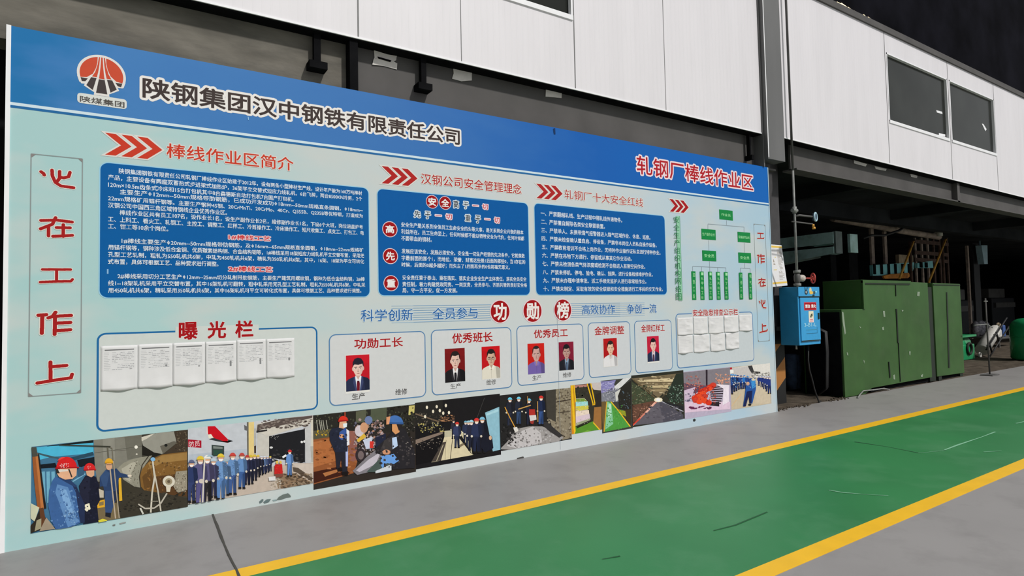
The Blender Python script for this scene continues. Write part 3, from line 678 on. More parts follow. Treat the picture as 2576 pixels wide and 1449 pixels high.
# organisation chart
a = Art(0.0013); GB = (18,126,62)
def ln(p, q):
    u, v = B(*p), B(*q); a.stroke_m([u, v], 0.006, col((128,140,148)), False)
C4 = lambda x, y: (1680 + x/4.83, 480 + y/4.83)
bxs = {'作业长':(622,225,790,362),'生产副作业长':(405,460,583,600),'设备副作业长':(845,497,1003,632),'安全员':(415,722,588,858),'安全员 ':(853,748,1012,880)}
for p, q in (((712,360),(712,415)),((487,405),(487,470)),((487,403),(925,440)),((925,440),(925,500)),((497,600),(500,725)),((928,632),(930,750)),((505,858),(507,925)),((300,918),(705,935)),((300,918),(303,978)),((410,922),(411,980)),((508,927),(510,985)),((605,930),(607,985)),((705,935),(706,990)),((932,880),(935,940)),((880,938),(998,945)),((880,938),(882,995)),((998,945),(1000,998))): ln(C4(*p), C4(*q))
a.k += 2
for t, (x0, y0, x1, y1) in bxs.items():
    lt, rb = C4(x0,y0), C4(x1,y1); a.R(*lt, *rb, GB); n = len(t.strip()); m_ = 0.12 if n == 3 else 0.04
    w = x1-x0; h = y1-y0; a.text(t.strip(), C4(x0+w*(m_+.03), y0+h*(.33)), C4(x1-w*(m_+.03), y1-h*.33), (156,214,160), off=0.01)
for (x0, y0, x1, y1), t in zip(((283,977,345,1325),(385,980,445,1325),(487,982,545,1323),(583,985,640,1322),(678,987,735,1320),(860,994,912,1318),(973,997,1023,1317)), ('加热工段','一轧甲班工段','一轧乙班工段','一轧丙班工段','一轧丁班工段','机修工段','电气工段')):
    lt, rb = C4(x0,y0), C4(x1,y1); a.R(*lt, *rb, GB); w = x1-x0
    for i, ch in enumerate(t):
        h = (y1-y0)/len(t); yy = y0 + h*i; a.text(ch, C4(x0+w*.28, yy+h*.2), C4(x1-w*.26, yy+h*.8), (156,214,160))
p, q = B(1700,543), B(1716,756); a.raw([(p[0],p[1]),(q[0],p[1]),(q[0],q[1]),(p[0],q[1])], col((138,190,160))); a.raw([(q[0]-.006,p[1]),(q[0],p[1]),(q[0],q[1]),(q[0]-.006,q[1])], col((40,120,74)))
t = '安全生产组织机构网络图'
for i, ch in enumerate(t):
    y = 543.5 + 212.0*i/11; x = 1693.0 + 6.5*i/11; a.text(ch, (x, y+1.6), (x+14.5, y+17.8), (34,116,66), off=0.0)
a.build('organisation_chart', board)

# ---------------------------------------------------------------- printed work photographs along the foot of the board
SKIN = (206,158,126)
def worker(a, x, y0, h, jac, tro, hat, w=None, lean=0.0, hand=True):
    """a standing worker in a printed picture: x centre, y0 top of helmet, h height, all in crop pixels"""
    w = w or h*0.30; u = h/7.2; X = lambda t, v: x + t*w + lean*v*h
    sh = tuple(int(k*.72) for k in jac); ts = tuple(int(k*.75) for k in tro)
    a.P([(X(-.26,.52),y0+h*.52),(X(.26,.52),y0+h*.52),(X(.27,.97),y0+h*.97),(X(.07,.97),y0+h*.97),(X(.0,.62),y0+h*.62),(X(-.07,.97),y0+h*.97),(X(-.28,.97),y0+h*.97)], tro)
    a.P([(X(.05,.6),y0+h*.6),(X(.26,.52),y0+h*.52),(X(.27,.97),y0+h*.97),(X(.12,.97),y0+h*.97)], ts)
    a.P([(X(-.30,.95),y0+h*.95),(X(-.06,.95),y0+h*.95),(X(-.04,1),y0+h),(X(-.30,1),y0+h)], (28,26,26)); a.P([(X(.06,.95),y0+h*.95),(X(.28,.95),y0+h*.95),(X(.32,1),y0+h),(X(.06,1),y0+h)], (28,26,26))
    a.P([(X(-.16,.15),y0+h*.155),(X(.16,.15),y0+h*.155),(X(.40,.21),y0+h*.21),(X(.47,.42),y0+h*.42),(X(.36,.53),y0+h*.53),(X(-.36,.53),y0+h*.53),(X(-.47,.42),y0+h*.42),(X(-.40,.21),y0+h*.21)], jac)
    a.P([(X(.10,.18),y0+h*.18),(X(.40,.21),y0+h*.21),(X(.47,.42),y0+h*.42),(X(.36,.53),y0+h*.53),(X(.18,.53),y0+h*.53)], sh)
    if hand:
        a.E(X(-.40,.52), y0+h*.52, w*.09, w*.10, (214,206,190)); a.E(X(.38,.52), y0+h*.52, w*.09, w*.10, (206,196,178))
    a.E(X(0,.1), y0+h*.105, u*.40, u*.52, SKIN); a.P([(X(0,.1)-u*.36,y0+h*.12),(X(0,.1)+u*.36,y0+h*.12),(X(0,.1)+u*.2,y0+h*.165),(X(0,.1)-u*.2,y0+h*.165)], (226,222,220))
    a.E(X(0,.07), y0+h*.075, u*.52, u*.52, hat, 180, 360); a.P([(X(0,.07)-u*.6,y0+h*.07),(X(0,.07)+u*.62,y0+h*.07),(X(0,.07)+u*.6,y0+h*.085),(X(0,.07)-u*.55,y0+h*.085)], tuple(int(k*.8) for k in hat))
def picture(label, crop, lt, rb, base):
    a = Art(0.0012, crop); p, q = a.T(lt), a.T(rb)
    nxt = [x for x in PEDGE if x > p[0] + 0.1]; q = (min(nxt) if nxt else q[0], q[1]); p = (min(PEDGE, key=lambda x: abs(x - p[0])), p[1])
    a.clip = (p[0], q[1], q[0], p[1]); a.raw([(p[0],p[1]),(q[0],p[1]),(q[0],q[1]),(p[0],q[1])], col(base)); a.label = label; return a
def done(a):
    o = a.build('printed_photograph', board, PHOTO); o['label'] = a.label

C1 = (0,1040,4.025); C2 = (440,1020,5.174); C3 = (760,900,3.481); C5 = (1400,880,4.293)
PEDGE = [B(c[0]+x/c[2], c[1]+y/c[2])[0] for c, x, y in ((C1,320,338),(C2,170,300),(C3,95,505),(C3,988,395),(C3,1731,330),(C5,150,385),(C5,478,345),(C5,806,278),(C5,1369,238),(C5,1872,190),(C5,2306,200))]
# 1 three workers beside a rusty pipe
a = picture('printed photograph of three helmeted workers beside a rusty pipe', C1, (320,338), (1893,945), (58,55,47))
a.P([(318,335),(960,270),(975,700),(985,1120),(312,1215)], (62,108,138))
a.P([(345,345),(945,288),(948,402),(520,440),(400,470)], (74,172,204)); a.P([(470,330),(945,270),(945,296),(640,322),(480,334)], (24,30,30))
a.P([(380,395),(520,430),(600,446),(590,462),(500,446),(380,412)], (60,86,96)); a.L([(700,470),(945,405)], 36, (40,70,88)); a.P([(385,520),(560,500),(580,548),(390,560)], (20,26,34)); a.P([(780,470),(960,440),(965,560),(800,540)], (22,30,38))
for x in (420,470,520): a.P([(x,590),(x+34,586),(x+42,900),(x+8,905)], (108,166,190))
a.L([(735,690),(865,610)], 12, (120,170,196)); a.P([(780,560),(860,530),(850,620),(790,650)], (54,88,116))
a.P([(948,262),(1436,212),(1438,480),(1250,560),(1200,700),(985,690),(960,540)], (122,120,110)); a.P([(1040,255),(1160,245),(1165,470),(1050,540)], (134,132,122)); a.P([(1260,238),(1436,215),(1438,440),(1290,470)], (104,102,92)); a.L([(960,400),(1436,330)], 5, (84,82,74)); a.L([(1150,380),(1300,368)], 5, (96,92,84))
a.P([(1430,262),(1590,196),(1760,182),(1800,290),(1640,410),(1560,400),(1450,330)], (142,140,130)); a.P([(1432,240),(1570,200),(1480,260),(1436,280)], (196,190,176)); a.P([(1440,320),(1560,395),(1640,410),(1560,440),(1440,420)], (30,28,24)); a.P([(1620,330),(1760,280),(1800,290),(1650,410)], (96,92,82))
a.P([(1760,180),(1893,162),(1893,400),(1640,425),(1790,300)], (62,52,42)); a.S(1780,190,1890,380,40,((120,108,90),(30,24,20),(86,70,54)),16)
a.E(1378,340,17,17,(226,222,210)); a.E(1680,322,16,14,(30,30,28)); a.E(1384,412,10,8,(200,194,180))
a.P([(1185,560),(1250,500),(1340,462),(1440,440),(1540,425),(1470,520),(1410,640),(1420,750),(1360,740),(1250,670)], (140,137,122)); a.P([(1230,560),(1330,500),(1400,480),(1330,600),(1330,700),(1260,660)], (168,164,148)); a.S(1300,480,1460,740,26,((70,64,52),(104,98,84)),14)
a.P([(1410,640),(1440,560),(1520,470),(1640,415),(1893,385),(1893,860),(1560,830),(1460,780),(1420,730)], (122,88,44)); a.P([(1500,500),(1640,425),(1893,395),(1893,470),(1640,500),(1520,560)], (150,116,66)); a.P([(1440,640),(1520,560),(1560,700),(1520,790),(1460,760)], (96,68,36)); a.P([(1560,640),(1893,600),(1893,860),(1600,830)], (84,58,34)); a.S(1480,480,1880,780,70,((170,134,84),(84,56,30),(64,48,32),(140,96,44)),20)
a.L([(1505,430),(1440,520),(1412,640),(1425,750)], 10, (60,54,44))
a.P([(985,700),(1230,690),(1420,770),(1893,850),(1893,960),(1000,1095)], (56,52,43)); a.S(1200,800,1880,1000,60,((72,68,56),(40,38,32),(30,28,24)),24,1.6); a.P([(985,950),(1180,900),(1220,1060),(1000,1095)], (112,98,70))
a.P([(1200,655),(1226,650),(1238,880),(1208,885)], (212,164,44)); a.P([(985,888),(1062,868),(1062,945),(985,958)], (214,160,40)); a.P([(1004,900),(1050,886),(1050,925),(1004,936)], (128,110,72)); a.L([(1090,340),(1100,470)], 14, (96,92,80)); a.L([(1100,335),(1135,350),(1150,520)], 8, (110,104,90)); a.L([(600,318),(1120,335)], 12, (56,56,48))
# third worker
a.P([(1055,770),(1195,760),(1175,860),(1120,1025),(1068,1020)], (50,72,112)); a.P([(1068,1000),(1125,1005),(1120,1055),(1066,1040)], (30,32,40)); a.P([(1135,790),(1195,770),(1185,860),(1140,900)], (34,46,74))
a.P([(1068,572),(1180,556),(1220,600),(1305,622),(1303,648),(1205,645),(1198,700),(1190,775),(1055,785),(1045,735),(1010,740),(1012,640)], (42,62,98)); a.P([(1068,572),(1110,600),(1080,740),(1045,735),(1012,640)], (52,76,114)); a.E(1312,630,22,10,(214,202,182)); a.E(1104,532,32,40,SKIN); a.E(1104,500,42,48,(216,162,44),180,360); a.P([(1062,490),(1146,490),(1146,504),(1062,504)], (196,140,34)); a.L([(1080,518),(1130,518)], 5, (60,50,44))
a.L([(1115,560),(1140,800),(1170,1062)], 13, (176,160,138)); a.L([(1148,480),(1180,800),(1207,1056)], 11, (158,146,126))
# second worker
a.P([(865,628),(968,636),(1005,720),(1012,880),(985,930),(1000,1095),(845,1120),(855,950),(815,840),(800,730)], (26,28,44)); a.P([(870,640),(915,650),(900,900),(860,940),(815,840),(805,730)], (34,36,54)); a.P([(870,580),(955,570),(955,625),(925,645),(880,625)], SKIN); a.E(908,570,60,70,(204,38,40),180,360); a.P([(852,565),(972,560),(974,574),(852,578)], (168,28,34)); a.S(885,530,930,560,6,((232,206,204),),7)
a.P([(852,925),(905,905),(918,965),(880,992),(860,975)], (226,220,192)); a.P([(1000,760),(1050,780),(1050,850),(1010,850)], (188,178,160)); a.S(830,660,1000,1080,26,((40,42,62),(18,18,30)),26)
# rusty post and rags at the left edge
a.P([(328,430),(382,400),(412,700),(446,960),(380,960),(350,700)], (146,84,44)); a.P([(360,420),(382,400),(446,960),(416,960)], (178,110,60)); a.P([(318,340),(370,340),(385,430),(330,440)], (70,72,66)); a.P([(384,400),(400,420),(470,960),(446,960)], (34,32,32))
a.P([(312,905),(400,950),(352,1092),(312,1060)], (192,194,166)); a.P([(350,1090),(405,965),(480,1080),(470,1150),(400,1180),(312,1210),(312,1130)], (44,38,30)); a.P([(400,960),(440,950),(470,1110),(420,1160)], (92,58,36)); a.P([(372,1080),(420,1060),(418,1160),(352,1190)], (150,144,116)); a.P([(470,1050),(560,1165),(400,1190)], (150,136,116))
# first worker
a.P([(560,640),(690,655),(775,735),(790,860),(795,1000),(815,1105),(690,1160),(565,1168),(520,1080),(490,930),(500,770),(530,680)], (58,94,146)); a.P([(580,715),(690,745),(735,880),(770,1010),(805,1090),(690,1150),(655,1060),(600,900),(560,800)], (92,132,180)); a.P([(610,760),(670,770),(720,900),(745,1010),(700,1000),(640,880)], (120,160,202)); a.P([(700,655),(775,735),(860,920),(858,1105),(815,1105),(792,960),(770,800)], (36,46,76)); a.P([(575,640),(690,655),(780,730),(760,745),(660,690)], (40,60,98)); a.S(520,760,800,1140,46,((70,108,160),(46,78,126),(110,150,194)),26); a.S(650,980,790,1120,24,((140,176,208),(50,82,130)),20)
a.P([(575,560),(780,545),(775,625),(735,660),(660,668),(600,640),(575,600)], (216,166,132)); a.P([(566,556),(606,556),(604,604),(574,604)], (48,42,38)); a.P([(690,560),(705,560),(735,640),(722,645)], (52,48,46)); a.P([(588,562),(690,566),(690,580),(600,592)], (214,206,196)); a.E(676,548,104,110,(202,32,34),180,360); a.P([(562,544),(800,538),(802,552),(562,560)], (158,22,28)); a.E(640,500,60,60,(222,62,56),200,290); a.S(610,505,700,545,14,((240,214,212),),11)
# rope, hand wheel and valve
a.P([(1780,585),(1893,575),(1893,770),(1800,800),(1755,740)], (146,138,120)); a.S(1770,590,1885,790,40,((196,190,172),(84,74,60),(112,104,88)),16); a.E(1708,686,62,58,(206,200,182)); a.E(1708,686,36,34,(150,138,112)); a.E(1708,686,16,16,(96,84,66)); a.P([(1680,740),(1730,740),(1720,790),(1685,790)], (206,198,178))
a.L([(1545,470),(1565,640),(1540,800),(1526,1000)], 17, (196,190,174)); a.L([(1560,580),(1600,790),(1628,985)], 15, (188,182,166)); a.E(1548,462,24,20,(122,170,206)); a.L([(1400,915),(1470,960),(1560,955),(1625,910),(1690,805)], 15, (176,170,156)); a.L([(1420,955),(1450,1015)], 18, (196,194,182)); a.L([(1530,885),(1600,885)], 8, (150,144,128)); a.P([(995,1080),(1040,1062),(1085,1075),(1085,1090),(1000,1098)], (206,196,60))
done(a)
# 2 a row of workers lined up outside a hall
a = picture('printed photograph of a long row of workers facing a hall door', C2, (170,300), (1800,1010), (190,192,198))
a.P([(168,300),(1060,190),(1060,660),(168,760)], (186,190,196)); a.P([(168,640),(950,560),(950,700),(168,760)], (172,180,190))
a.P([(170,440),(345,456),(345,552),(170,540)], (160,24,44)); a.text('防员', (180,470), (325,528), (224,206,206))
a.P([(412,284),(432,270),(440,372),(412,372)], (206,198,196)); a.P([(425,270),(520,268),(690,440),(685,488),(500,440),(430,370)], (190,14,30)); a.P([(440,440),(500,420),(690,485),(690,440),(760,462),(690,478),(560,468)], (52,54,58)); a.P([(430,380),(470,372),(505,424),(440,425)], (220,214,196))
a.P([(478,510),(640,528),(640,640),(478,668)], (52,62,60)); a.P([(498,528),(620,540),(620,566),(498,560)], (120,128,124)); a.P([(500,580),(620,580),(615,640),(500,650)], (44,74,62))
a.P([(955,220),(1030,212),(1028,660),(958,650)], (216,192,128)); a.P([(935,214),(958,214),(960,650),(940,640)], (104,100,92)); a.P([(1028,300),(1056,300),(1056,660),(1028,640)], (170,168,164)); a.P([(1030,530),(1056,520),(1056,620),(1032,620)], (70,56,46)); a.P([(900,252),(945,276),(940,330),(905,318)], (96,96,98))
a.P([(1070,360),(1230,400),(1230,660),(1070,650)], (190,186,178)); a.P([(1060,240),(1420,165),(1800,130),(1800,230),(1220,400),(1060,350)], (196,190,180))
a.P([(1075,250),(1400,170),(1790,130),(1786,160),(1430,250),(1110,315),(1060,350)], (88,76,72)); a.S(1100,180,1780,300,60,((60,50,48),(126,112,104),(150,140,132)),22,2.5); a.P([(1060,330),(1200,310),(1200,330),(1062,355)], (44,40,40))
a.P([(1225,400),(1690,305),(1692,740),(1225,680)], (30,30,34)); a.S(1240,560,1690,740,40,((50,50,54),(20,20,22),(70,68,66)),22,2.5); a.S(1250,390,1360,440,8,((190,188,184),),10); a.E(1252,546,22,14,(206,206,206)); a.E(1650,474,16,16,(214,214,214)); a.E(1684,468,16,16,(214,214,214))
a.P([(1690,300),(1800,200),(1800,760),(1700,750)], (186,186,186)); a.P([(1770,190),(1800,180),(1800,760),(1775,750)], (202,196,180)); a.P([(1760,530),(1800,530),(1800,740),(1775,740)], (170,168,160))
a.P([(168,1000),(500,900),(1240,800),(1540,750),(1800,750),(1800,1100),(168,1320)], (184,170,156)); a.P([(1540,760),(1800,760),(1800,960),(1700,920),(1600,840)], (194,182,170)); a.P([(1530,800),(1600,810),(1790,940),(1780,990),(1640,890),(1540,860)], (86,74,62)); a.P([(1380,900),(1560,880),(1780,1000),(1640,1070),(1340,1080),(1320,1000)], (136,112,88)); a.S(1340,880,1780,1070,90,((90,72,54),(168,148,124),(60,48,38)),24,2.2); a.S(1240,960,1380,1080,24,((206,198,184),(150,136,116)),16,2)
a.S(170,980,520,1300,60,((80,76,74),(150,146,142),(50,48,48)),26,1.8)
BL, NV, PU = (96,134,184), (40,42,66), (86,80,122)
for x, y, h, j, t, hc in ((1240,655,200,(48,56,92),(36,40,62),(206,190,80)),(1205,655,215,(60,72,110),(40,44,70),(190,196,206)),(1165,655,235,(92,116,158),(44,50,78),(200,206,214)),(1125,655,250,(40,42,62),(30,32,46),(196,200,210)),(1080,640,290,(42,42,60),(32,32,44),(214,190,70)),(1035,635,340,(46,48,72),(36,38,56),(206,180,60)),(985,640,380,(40,44,72),(34,36,54),(208,182,62)),(940,640,390,(44,48,78),(34,36,58),(182,64,60)),(870,612,470,BL,(58,90,144),(184,70,64)),(750,610,550,(100,138,186),(62,88,140),(190,66,60)),(660,690,480,(90,120,160),(74,108,156),(150,170,180)),(595,620,610,(106,144,190),(86,124,176),(214,186,60)),(500,680,520,(72,72,104),(50,52,80),(180,196,206)),(420,640,640,(84,80,116),(38,36,40),(222,220,212)),(330,650,640,(88,84,124),(84,80,126),(214,186,60)),(215,700,560,(44,56,96),(50,62,104),(92,98,128))): worker(a, x, y, h, j, t, hc, w=h*.32)
a.L([(385,690),(370,980),(358,1280)], 20, (200,194,184)); a.E(345,980,36,30,(200,190,180)); a.S(540,720,860,960,30,((132,168,206),(70,104,152)),18)
a.E(455,660,45,18,(150,180,196),180,360)
for x in (1325,1370): a.P([(x-30,770),(x+20,755),(x+30,880),(x-35,890)], (190,34,34)); a.E(x,735,16,20,(214,180,80))
a.S(1290,770,1400,890,16,((214,70,60),(150,20,26)),14); a.P([(1215,925),(1305,915),(1305,970),(1220,975)], (208,208,208)); a.P([(1290,890),(1410,880),(1400,920),(1310,935)], (120,72,60))
worker(a, 1490, 570, 350, (98,138,194), (88,128,186), (198,42,48), w=105); a.P([(1390,660),(1440,630),(1450,655),(1400,685)], (222,222,222))
done(a)
# 3 worker handing out papers in front of riders
a = picture('printed photograph of a red helmeted worker reading before riders on scooters', C3, (95,505), (985,1000), (46,40,36))
a.P([(95,500),(985,400),(985,640),(95,700)], (40,38,34)); a.S(100,450,980,600,90,((76,78,60),(24,24,22),(96,96,76),(58,62,50)),22); a.P([(935,420),(985,415),(980,500),(930,500)], (196,184,110)); a.P([(470,470),(560,455),(560,560),(470,570)], (86,88,70)); a.P([(600,450),(740,435),(740,540),(600,560)], (78,84,66))
for x in (125,150,165,182,210): a.L([(x,545),(x+14,640)], 7, (150,148,136))
a.P([(100,640),(260,620),(260,690),(100,715)], (84,80,60)); a.S(110,640,230,680,10,((196,158,40),),16)
a.P([(95,715),(480,660),(480,920),(450,1010),(95,1110)], (140,82,46)); a.P([(95,740),(260,700),(300,900),(95,960)], (168,102,58)); a.P([(400,640),(480,640),(480,920),(420,900)], (138,88,78)); a.P([(95,1000),(330,950),(420,1010),(95,1100)], (62,28,18)); a.P([(180,1010),(440,940),(420,960),(200,1040)], (170,110,66)); a.S(110,720,470,1000,40,((156,94,52),(120,66,36),(178,116,72)),24,2)
a.S(450,540,720,760,80,((178,150,146),(112,86,78),(60,48,46),(206,194,196),(196,140,108),(70,80,110)),26); a.S(470,700,760,900,70,((60,48,44),(30,28,30),(140,120,116),(196,196,206)),28); a.P([(530,720),(610,690),(610,790),(560,800)], (190,198,216)); a.P([(590,730),(625,730),(620,790),(590,790)], (200,52,44)); a.E(500,640,40,50,(200,190,196)); a.E(540,610,34,46,(196,146,112)); a.E(580,545,34,36,(104,120,160)); a.P([(475,720),(540,660),(560,690),(490,740)], (210,170,60)); a.P([(640,700),(730,660),(730,760),(640,790)], (34,38,58))
a.S(780,400,985,700,30,((24,22,20),(58,56,46)),30)
# scooter and rider
a.P([(440,990),(560,870),(700,760),(790,790),(800,900),(660,980),(480,1025)], (122,118,124)); a.P([(470,985),(580,890),(690,820),(640,930),(500,1000)], (186,180,190)); a.P([(560,1000),(700,860),(790,860),(770,960),(640,1000)], (70,84,80)); a.P([(640,990),(780,930),(780,985),(640,1010)], (196,202,206)); a.E(510,850,44,60,(48,40,44)); a.E(512,852,26,38,(110,96,96))
a.P([(830,600),(900,620),(945,720),(985,830),(985,965),(790,975),(760,880),(640,830),(640,790),(740,700)], (38,36,40)); a.P([(720,720),(800,680),(830,780),(740,830),(680,810)], (58,54,54)); a.P([(785,700),(825,690),(835,770),(790,800)], (180,200,236)); a.P([(690,860),(800,840),(845,900),(800,930),(740,920),(700,965),(685,930)], (100,150,214)); a.E(735,825,36,22,(196,140,106)); a.P([(785,580),(850,580),(850,650),(815,670),(785,640)], (206,146,96)); a.P([(820,570),(880,570),(870,610),(845,640)], (40,34,34)); a.E(810,570,72,66,(66,108,170),180,360); a.P([(735,560),(885,565),(885,582),(735,575)], (50,86,140)); a.P([(735,520),(770,510),(760,580),(735,585)], (214,150,110)); a.S(640,680,980,960,40,((56,52,54),(26,24,28),(80,74,74)),28)
a.S(900,560,985,900,16,((150,140,134),(20,20,20)),14)
# standing worker
a.P([(285,800),(395,790),(395,1000),(350,1010),(340,880),(320,990),(300,970)], (34,34,44)); a.P([(378,780),(400,780),(398,950),(380,950)], (170,180,220)); a.P([(305,965),(350,960),(350,990),(310,995)], (24,20,20)); a.P([(345,1000),(400,990),(400,1030),(350,1030)], (24,20,20))
a.P([(255,620),(340,600),(390,640),(400,740),(395,820),(285,825),(240,720),(238,650)], (34,38,54)); a.P([(325,650),(380,610),(395,700),(345,720),(320,700)], (56,84,148)); a.P([(385,620),(410,640),(412,760),(390,770)], (216,218,226)); a.E(345,685,22,18,(206,150,110)); a.P([(325,560),(385,555),(390,600),(360,620),(320,610)], (212,160,126)); a.P([(355,575),(392,572),(388,606),(360,610)], (214,226,240)); a.E(358,552,42,44,(204,48,34),180,360); a.P([(312,548),(400,540),(402,552),(314,560)], (160,30,24)); a.P([(366,470),(380,470),(380,510),(366,512)], (140,60,40)); a.S(250,640,390,810,14,((46,52,72),(24,26,38)),24)
done(a)
# 4 team lined up in a dark hall
a = picture('printed photograph of a team lined up along a pale path in a dark hall', C3, (988,395), (1728,850), (26,24,26))
a.P([(985,400),(1230,370),(1230,560),(985,600)], (36,34,32)); a.L([(990,490),(1200,560)], 12, (110,92,74)); a.S(990,470,1220,590,34,((84,74,62),(40,34,30),(150,140,120)),13)
for x, y in ((1092,434),(1178,428),(1258,418),(1146,470),(1205,462),(1235,485),(1285,480),(1076,515)): a.E(x,y,10,15,(222,212,190))
a.P([(985,600),(1240,560),(1240,640),(985,760)], (22,20,22)); a.S(1020,570,1240,650,40,((210,190,90),(96,92,84),(60,80,120),(226,206,120),(30,28,28)),16); a.P([(985,720),(1230,645),(1230,665),(985,760)], (126,110,98)); a.P([(985,770),(1240,680),(1230,730),(1130,910),(985,940)], (18,16,18)); a.S(1000,700,1230,800,30,((100,92,84),(40,36,36),(150,140,124)),12)
a.P([(1245,690),(1325,640),(1480,840),(1500,850),(1215,900),(1130,915),(1230,740)], (206,194,160)); a.P([(1130,912),(1230,740),(1260,735),(1215,900)], (70,62,56)); a.L([(1235,760),(1175,905)], 8, (160,150,126)); a.L([(1318,690),(1295,890)], 5, (60,54,48)); a.L([(1260,720),(1250,895)], 3, (120,110,92)); a.P([(1245,640),(1310,635),(1305,690),(1245,695)], (182,176,150)); a.P([(1360,770),(1420,740),(1420,760),(1370,790)], (120,106,84)); a.P([(1370,640),(1420,640),(1480,790),(1490,850),(1440,760)], (196,186,152))
a.S(1205,500,1330,560,24,((190,140,100),(110,76,54),(60,44,36)),16,1.8)
a.L([(1595,350),(1530,525)], 5, (60,58,58)); a.P([(1600,480),(1722,430),(1730,805),(1668,820)], (136,180,196)); a.P([(1612,490),(1716,448),(1718,470),(1614,506)], (160,200,212)); a.L([(1722,430),(1732,805)], 6, (110,150,166))
for x, y, h, j, hc in ((1325,540,170,(44,44,56),(50,50,60)),(1430,550,200,(40,46,70),(110,170,200)),(1455,548,230,(42,48,74),(150,196,214)),(1480,542,270,(38,40,60),(160,204,220)),(1355,560,230,(52,60,92),(200,52,44)),(1575,515,320,(30,32,46),(120,180,208)),(1525,525,310,(40,48,78),(204,48,48))): worker(a, x, y, h, j, tuple(int(k*.8) for k in j), hc, w=h*.34)
a.P([(1590,640),(1660,690),(1672,790),(1600,830),(1560,780)], (24,26,38)); a.E(1645,700,12,20,(206,170,140))
done(a)
# 5 workers shovelling by a stone wall
a = picture('printed photograph of four workers shovelling grey sand beside a stone wall', C3, (1731,330), (2357,712), (34,33,33))
a.P([(2130,270),(2360,230),(2360,700),(2280,720),(2190,620),(2140,420)], (132,122,102)); a.S(2150,260,2355,700,120,((156,146,124),(98,88,72),(72,62,50),(170,160,140)),24); a.L([(2210,390),(2350,365)], 8, (56,46,38)); a.L([(2240,480),(2345,470)], 6, (66,56,46)); a.L([(2210,640),(2300,690)], 7, (60,52,44)); a.P([(2130,280),(2220,270),(2220,560),(2140,520)], (62,58,52))
a.P([(1730,800),(1790,740),(1880,620),(1990,600),(2100,600),(2200,640),(2290,700),(2200,760),(1900,810)], (150,146,144)); a.P([(1790,770),(1900,650),(2020,600),(2090,660),(2100,740),(1900,800)], (186,182,182)); a.S(1800,620,2200,790,70,((200,198,198),(128,124,122),(90,86,84)),20); a.P([(2070,560),(2140,560),(2280,680),(2250,700),(2160,640)], (50,48,48)); a.S(1740,560,1880,760,20,((60,58,58),(22,22,22)),26)
for x, y, h, j, t, hc in ((1818,345,260,(34,36,48),(40,44,62),(96,190,220)),(1895,340,250,(36,40,54),(50,70,104),(110,196,224)),(1985,355,240,(30,34,50),(30,34,52),(100,180,214)),(2090,330,262,(30,40,70),(52,80,134),(206,48,44))): worker(a, x, y, h, j, t, hc, w=h*.30)
a.L([(1772,430),(1815,520),(1862,610)], 8, (206,150,60)); a.P([(1845,610),(1880,605),(1890,640),(1862,655)], (210,206,200)); a.L([(1890,450),(2000,415)], 9, (196,150,80)); a.L([(1970,335),(1972,400)], 7, (160,120,70)); a.L([(2058,380),(2062,560)], 7, (196,150,80))
a.P([(1985,450),(2035,450),(2040,500),(1985,505)], (170,46,40)); a.P([(1985,505),(2045,500),(2050,540),(1995,555)], (206,202,200)); a.P([(1990,555),(2030,550),(2020,580),(2000,575)], (150,50,44))
done(a)
# 6 goods stacked in a yellow frame
a = picture('printed photograph of folded sacks stacked in a yellow rack', C5, (150,385), (478,860), (52,48,40))
a.P([(150,380),(200,376),(205,860),(160,930)], (196,140,30)); a.P([(190,385),(330,370),(330,400),(200,410)], (170,120,110)); a.P([(360,360),(497,345),(497,440),(400,430)], (190,180,176)); a.S(200,400,340,520,20,((60,60,50),(40,38,32)),30)
a.P([(205,525),(300,520),(335,560),(340,760),(230,815),(205,820)], (176,166,150)); a.P([(205,560),(335,555),(340,600),(210,610)], (150,206,206)); a.P([(210,530),(300,525),(330,556),(205,562)], (112,142,60)); a.P([(205,612),(342,600),(345,640),(208,665)], (200,190,76)); a.P([(208,665),(348,650),(352,690),(208,722)], (222,204,186)); a.P([(208,722),(355,690),(362,740),(210,790)], (206,186,196)); a.P([(210,790),(370,740),(360,760),(215,820)], (150,156,126)); a.S(210,530,350,800,26,((236,224,206),(150,130,120)),9,2)
a.P([(195,835),(400,770),(497,850),(490,900),(190,940)], (84,138,44)); a.P([(215,830),(380,770),(330,800),(215,850)], (28,36,20)); a.P([(205,920),(330,870),(480,890),(480,900),(200,940)], (116,168,60))
a.P([(155,380),(172,378),(205,880),(182,930),(165,560)], (226,180,30)); a.P([(180,380),(192,378),(212,560),(200,570)], (222,176,40)); a.L([(330,365),(395,590)], 12, (224,176,30)); a.L([(368,362),(415,590)], 12, (224,176,30)); a.L([(385,595),(418,590)], 10, (214,160,30))
a.P([(420,480),(480,460),(490,620),(415,620)], (44,38,34)); a.P([(405,620),(497,612),(500,880),(480,880),(395,780)], (150,104,56)); a.L([(395,785),(485,885)], 12, (226,180,36)); a.P([(480,360),(497,350),(500,880),(485,880)], (70,60,44)); a.P([(165,860),(185,860),(188,940),(165,940)], (206,130,30))
done(a)
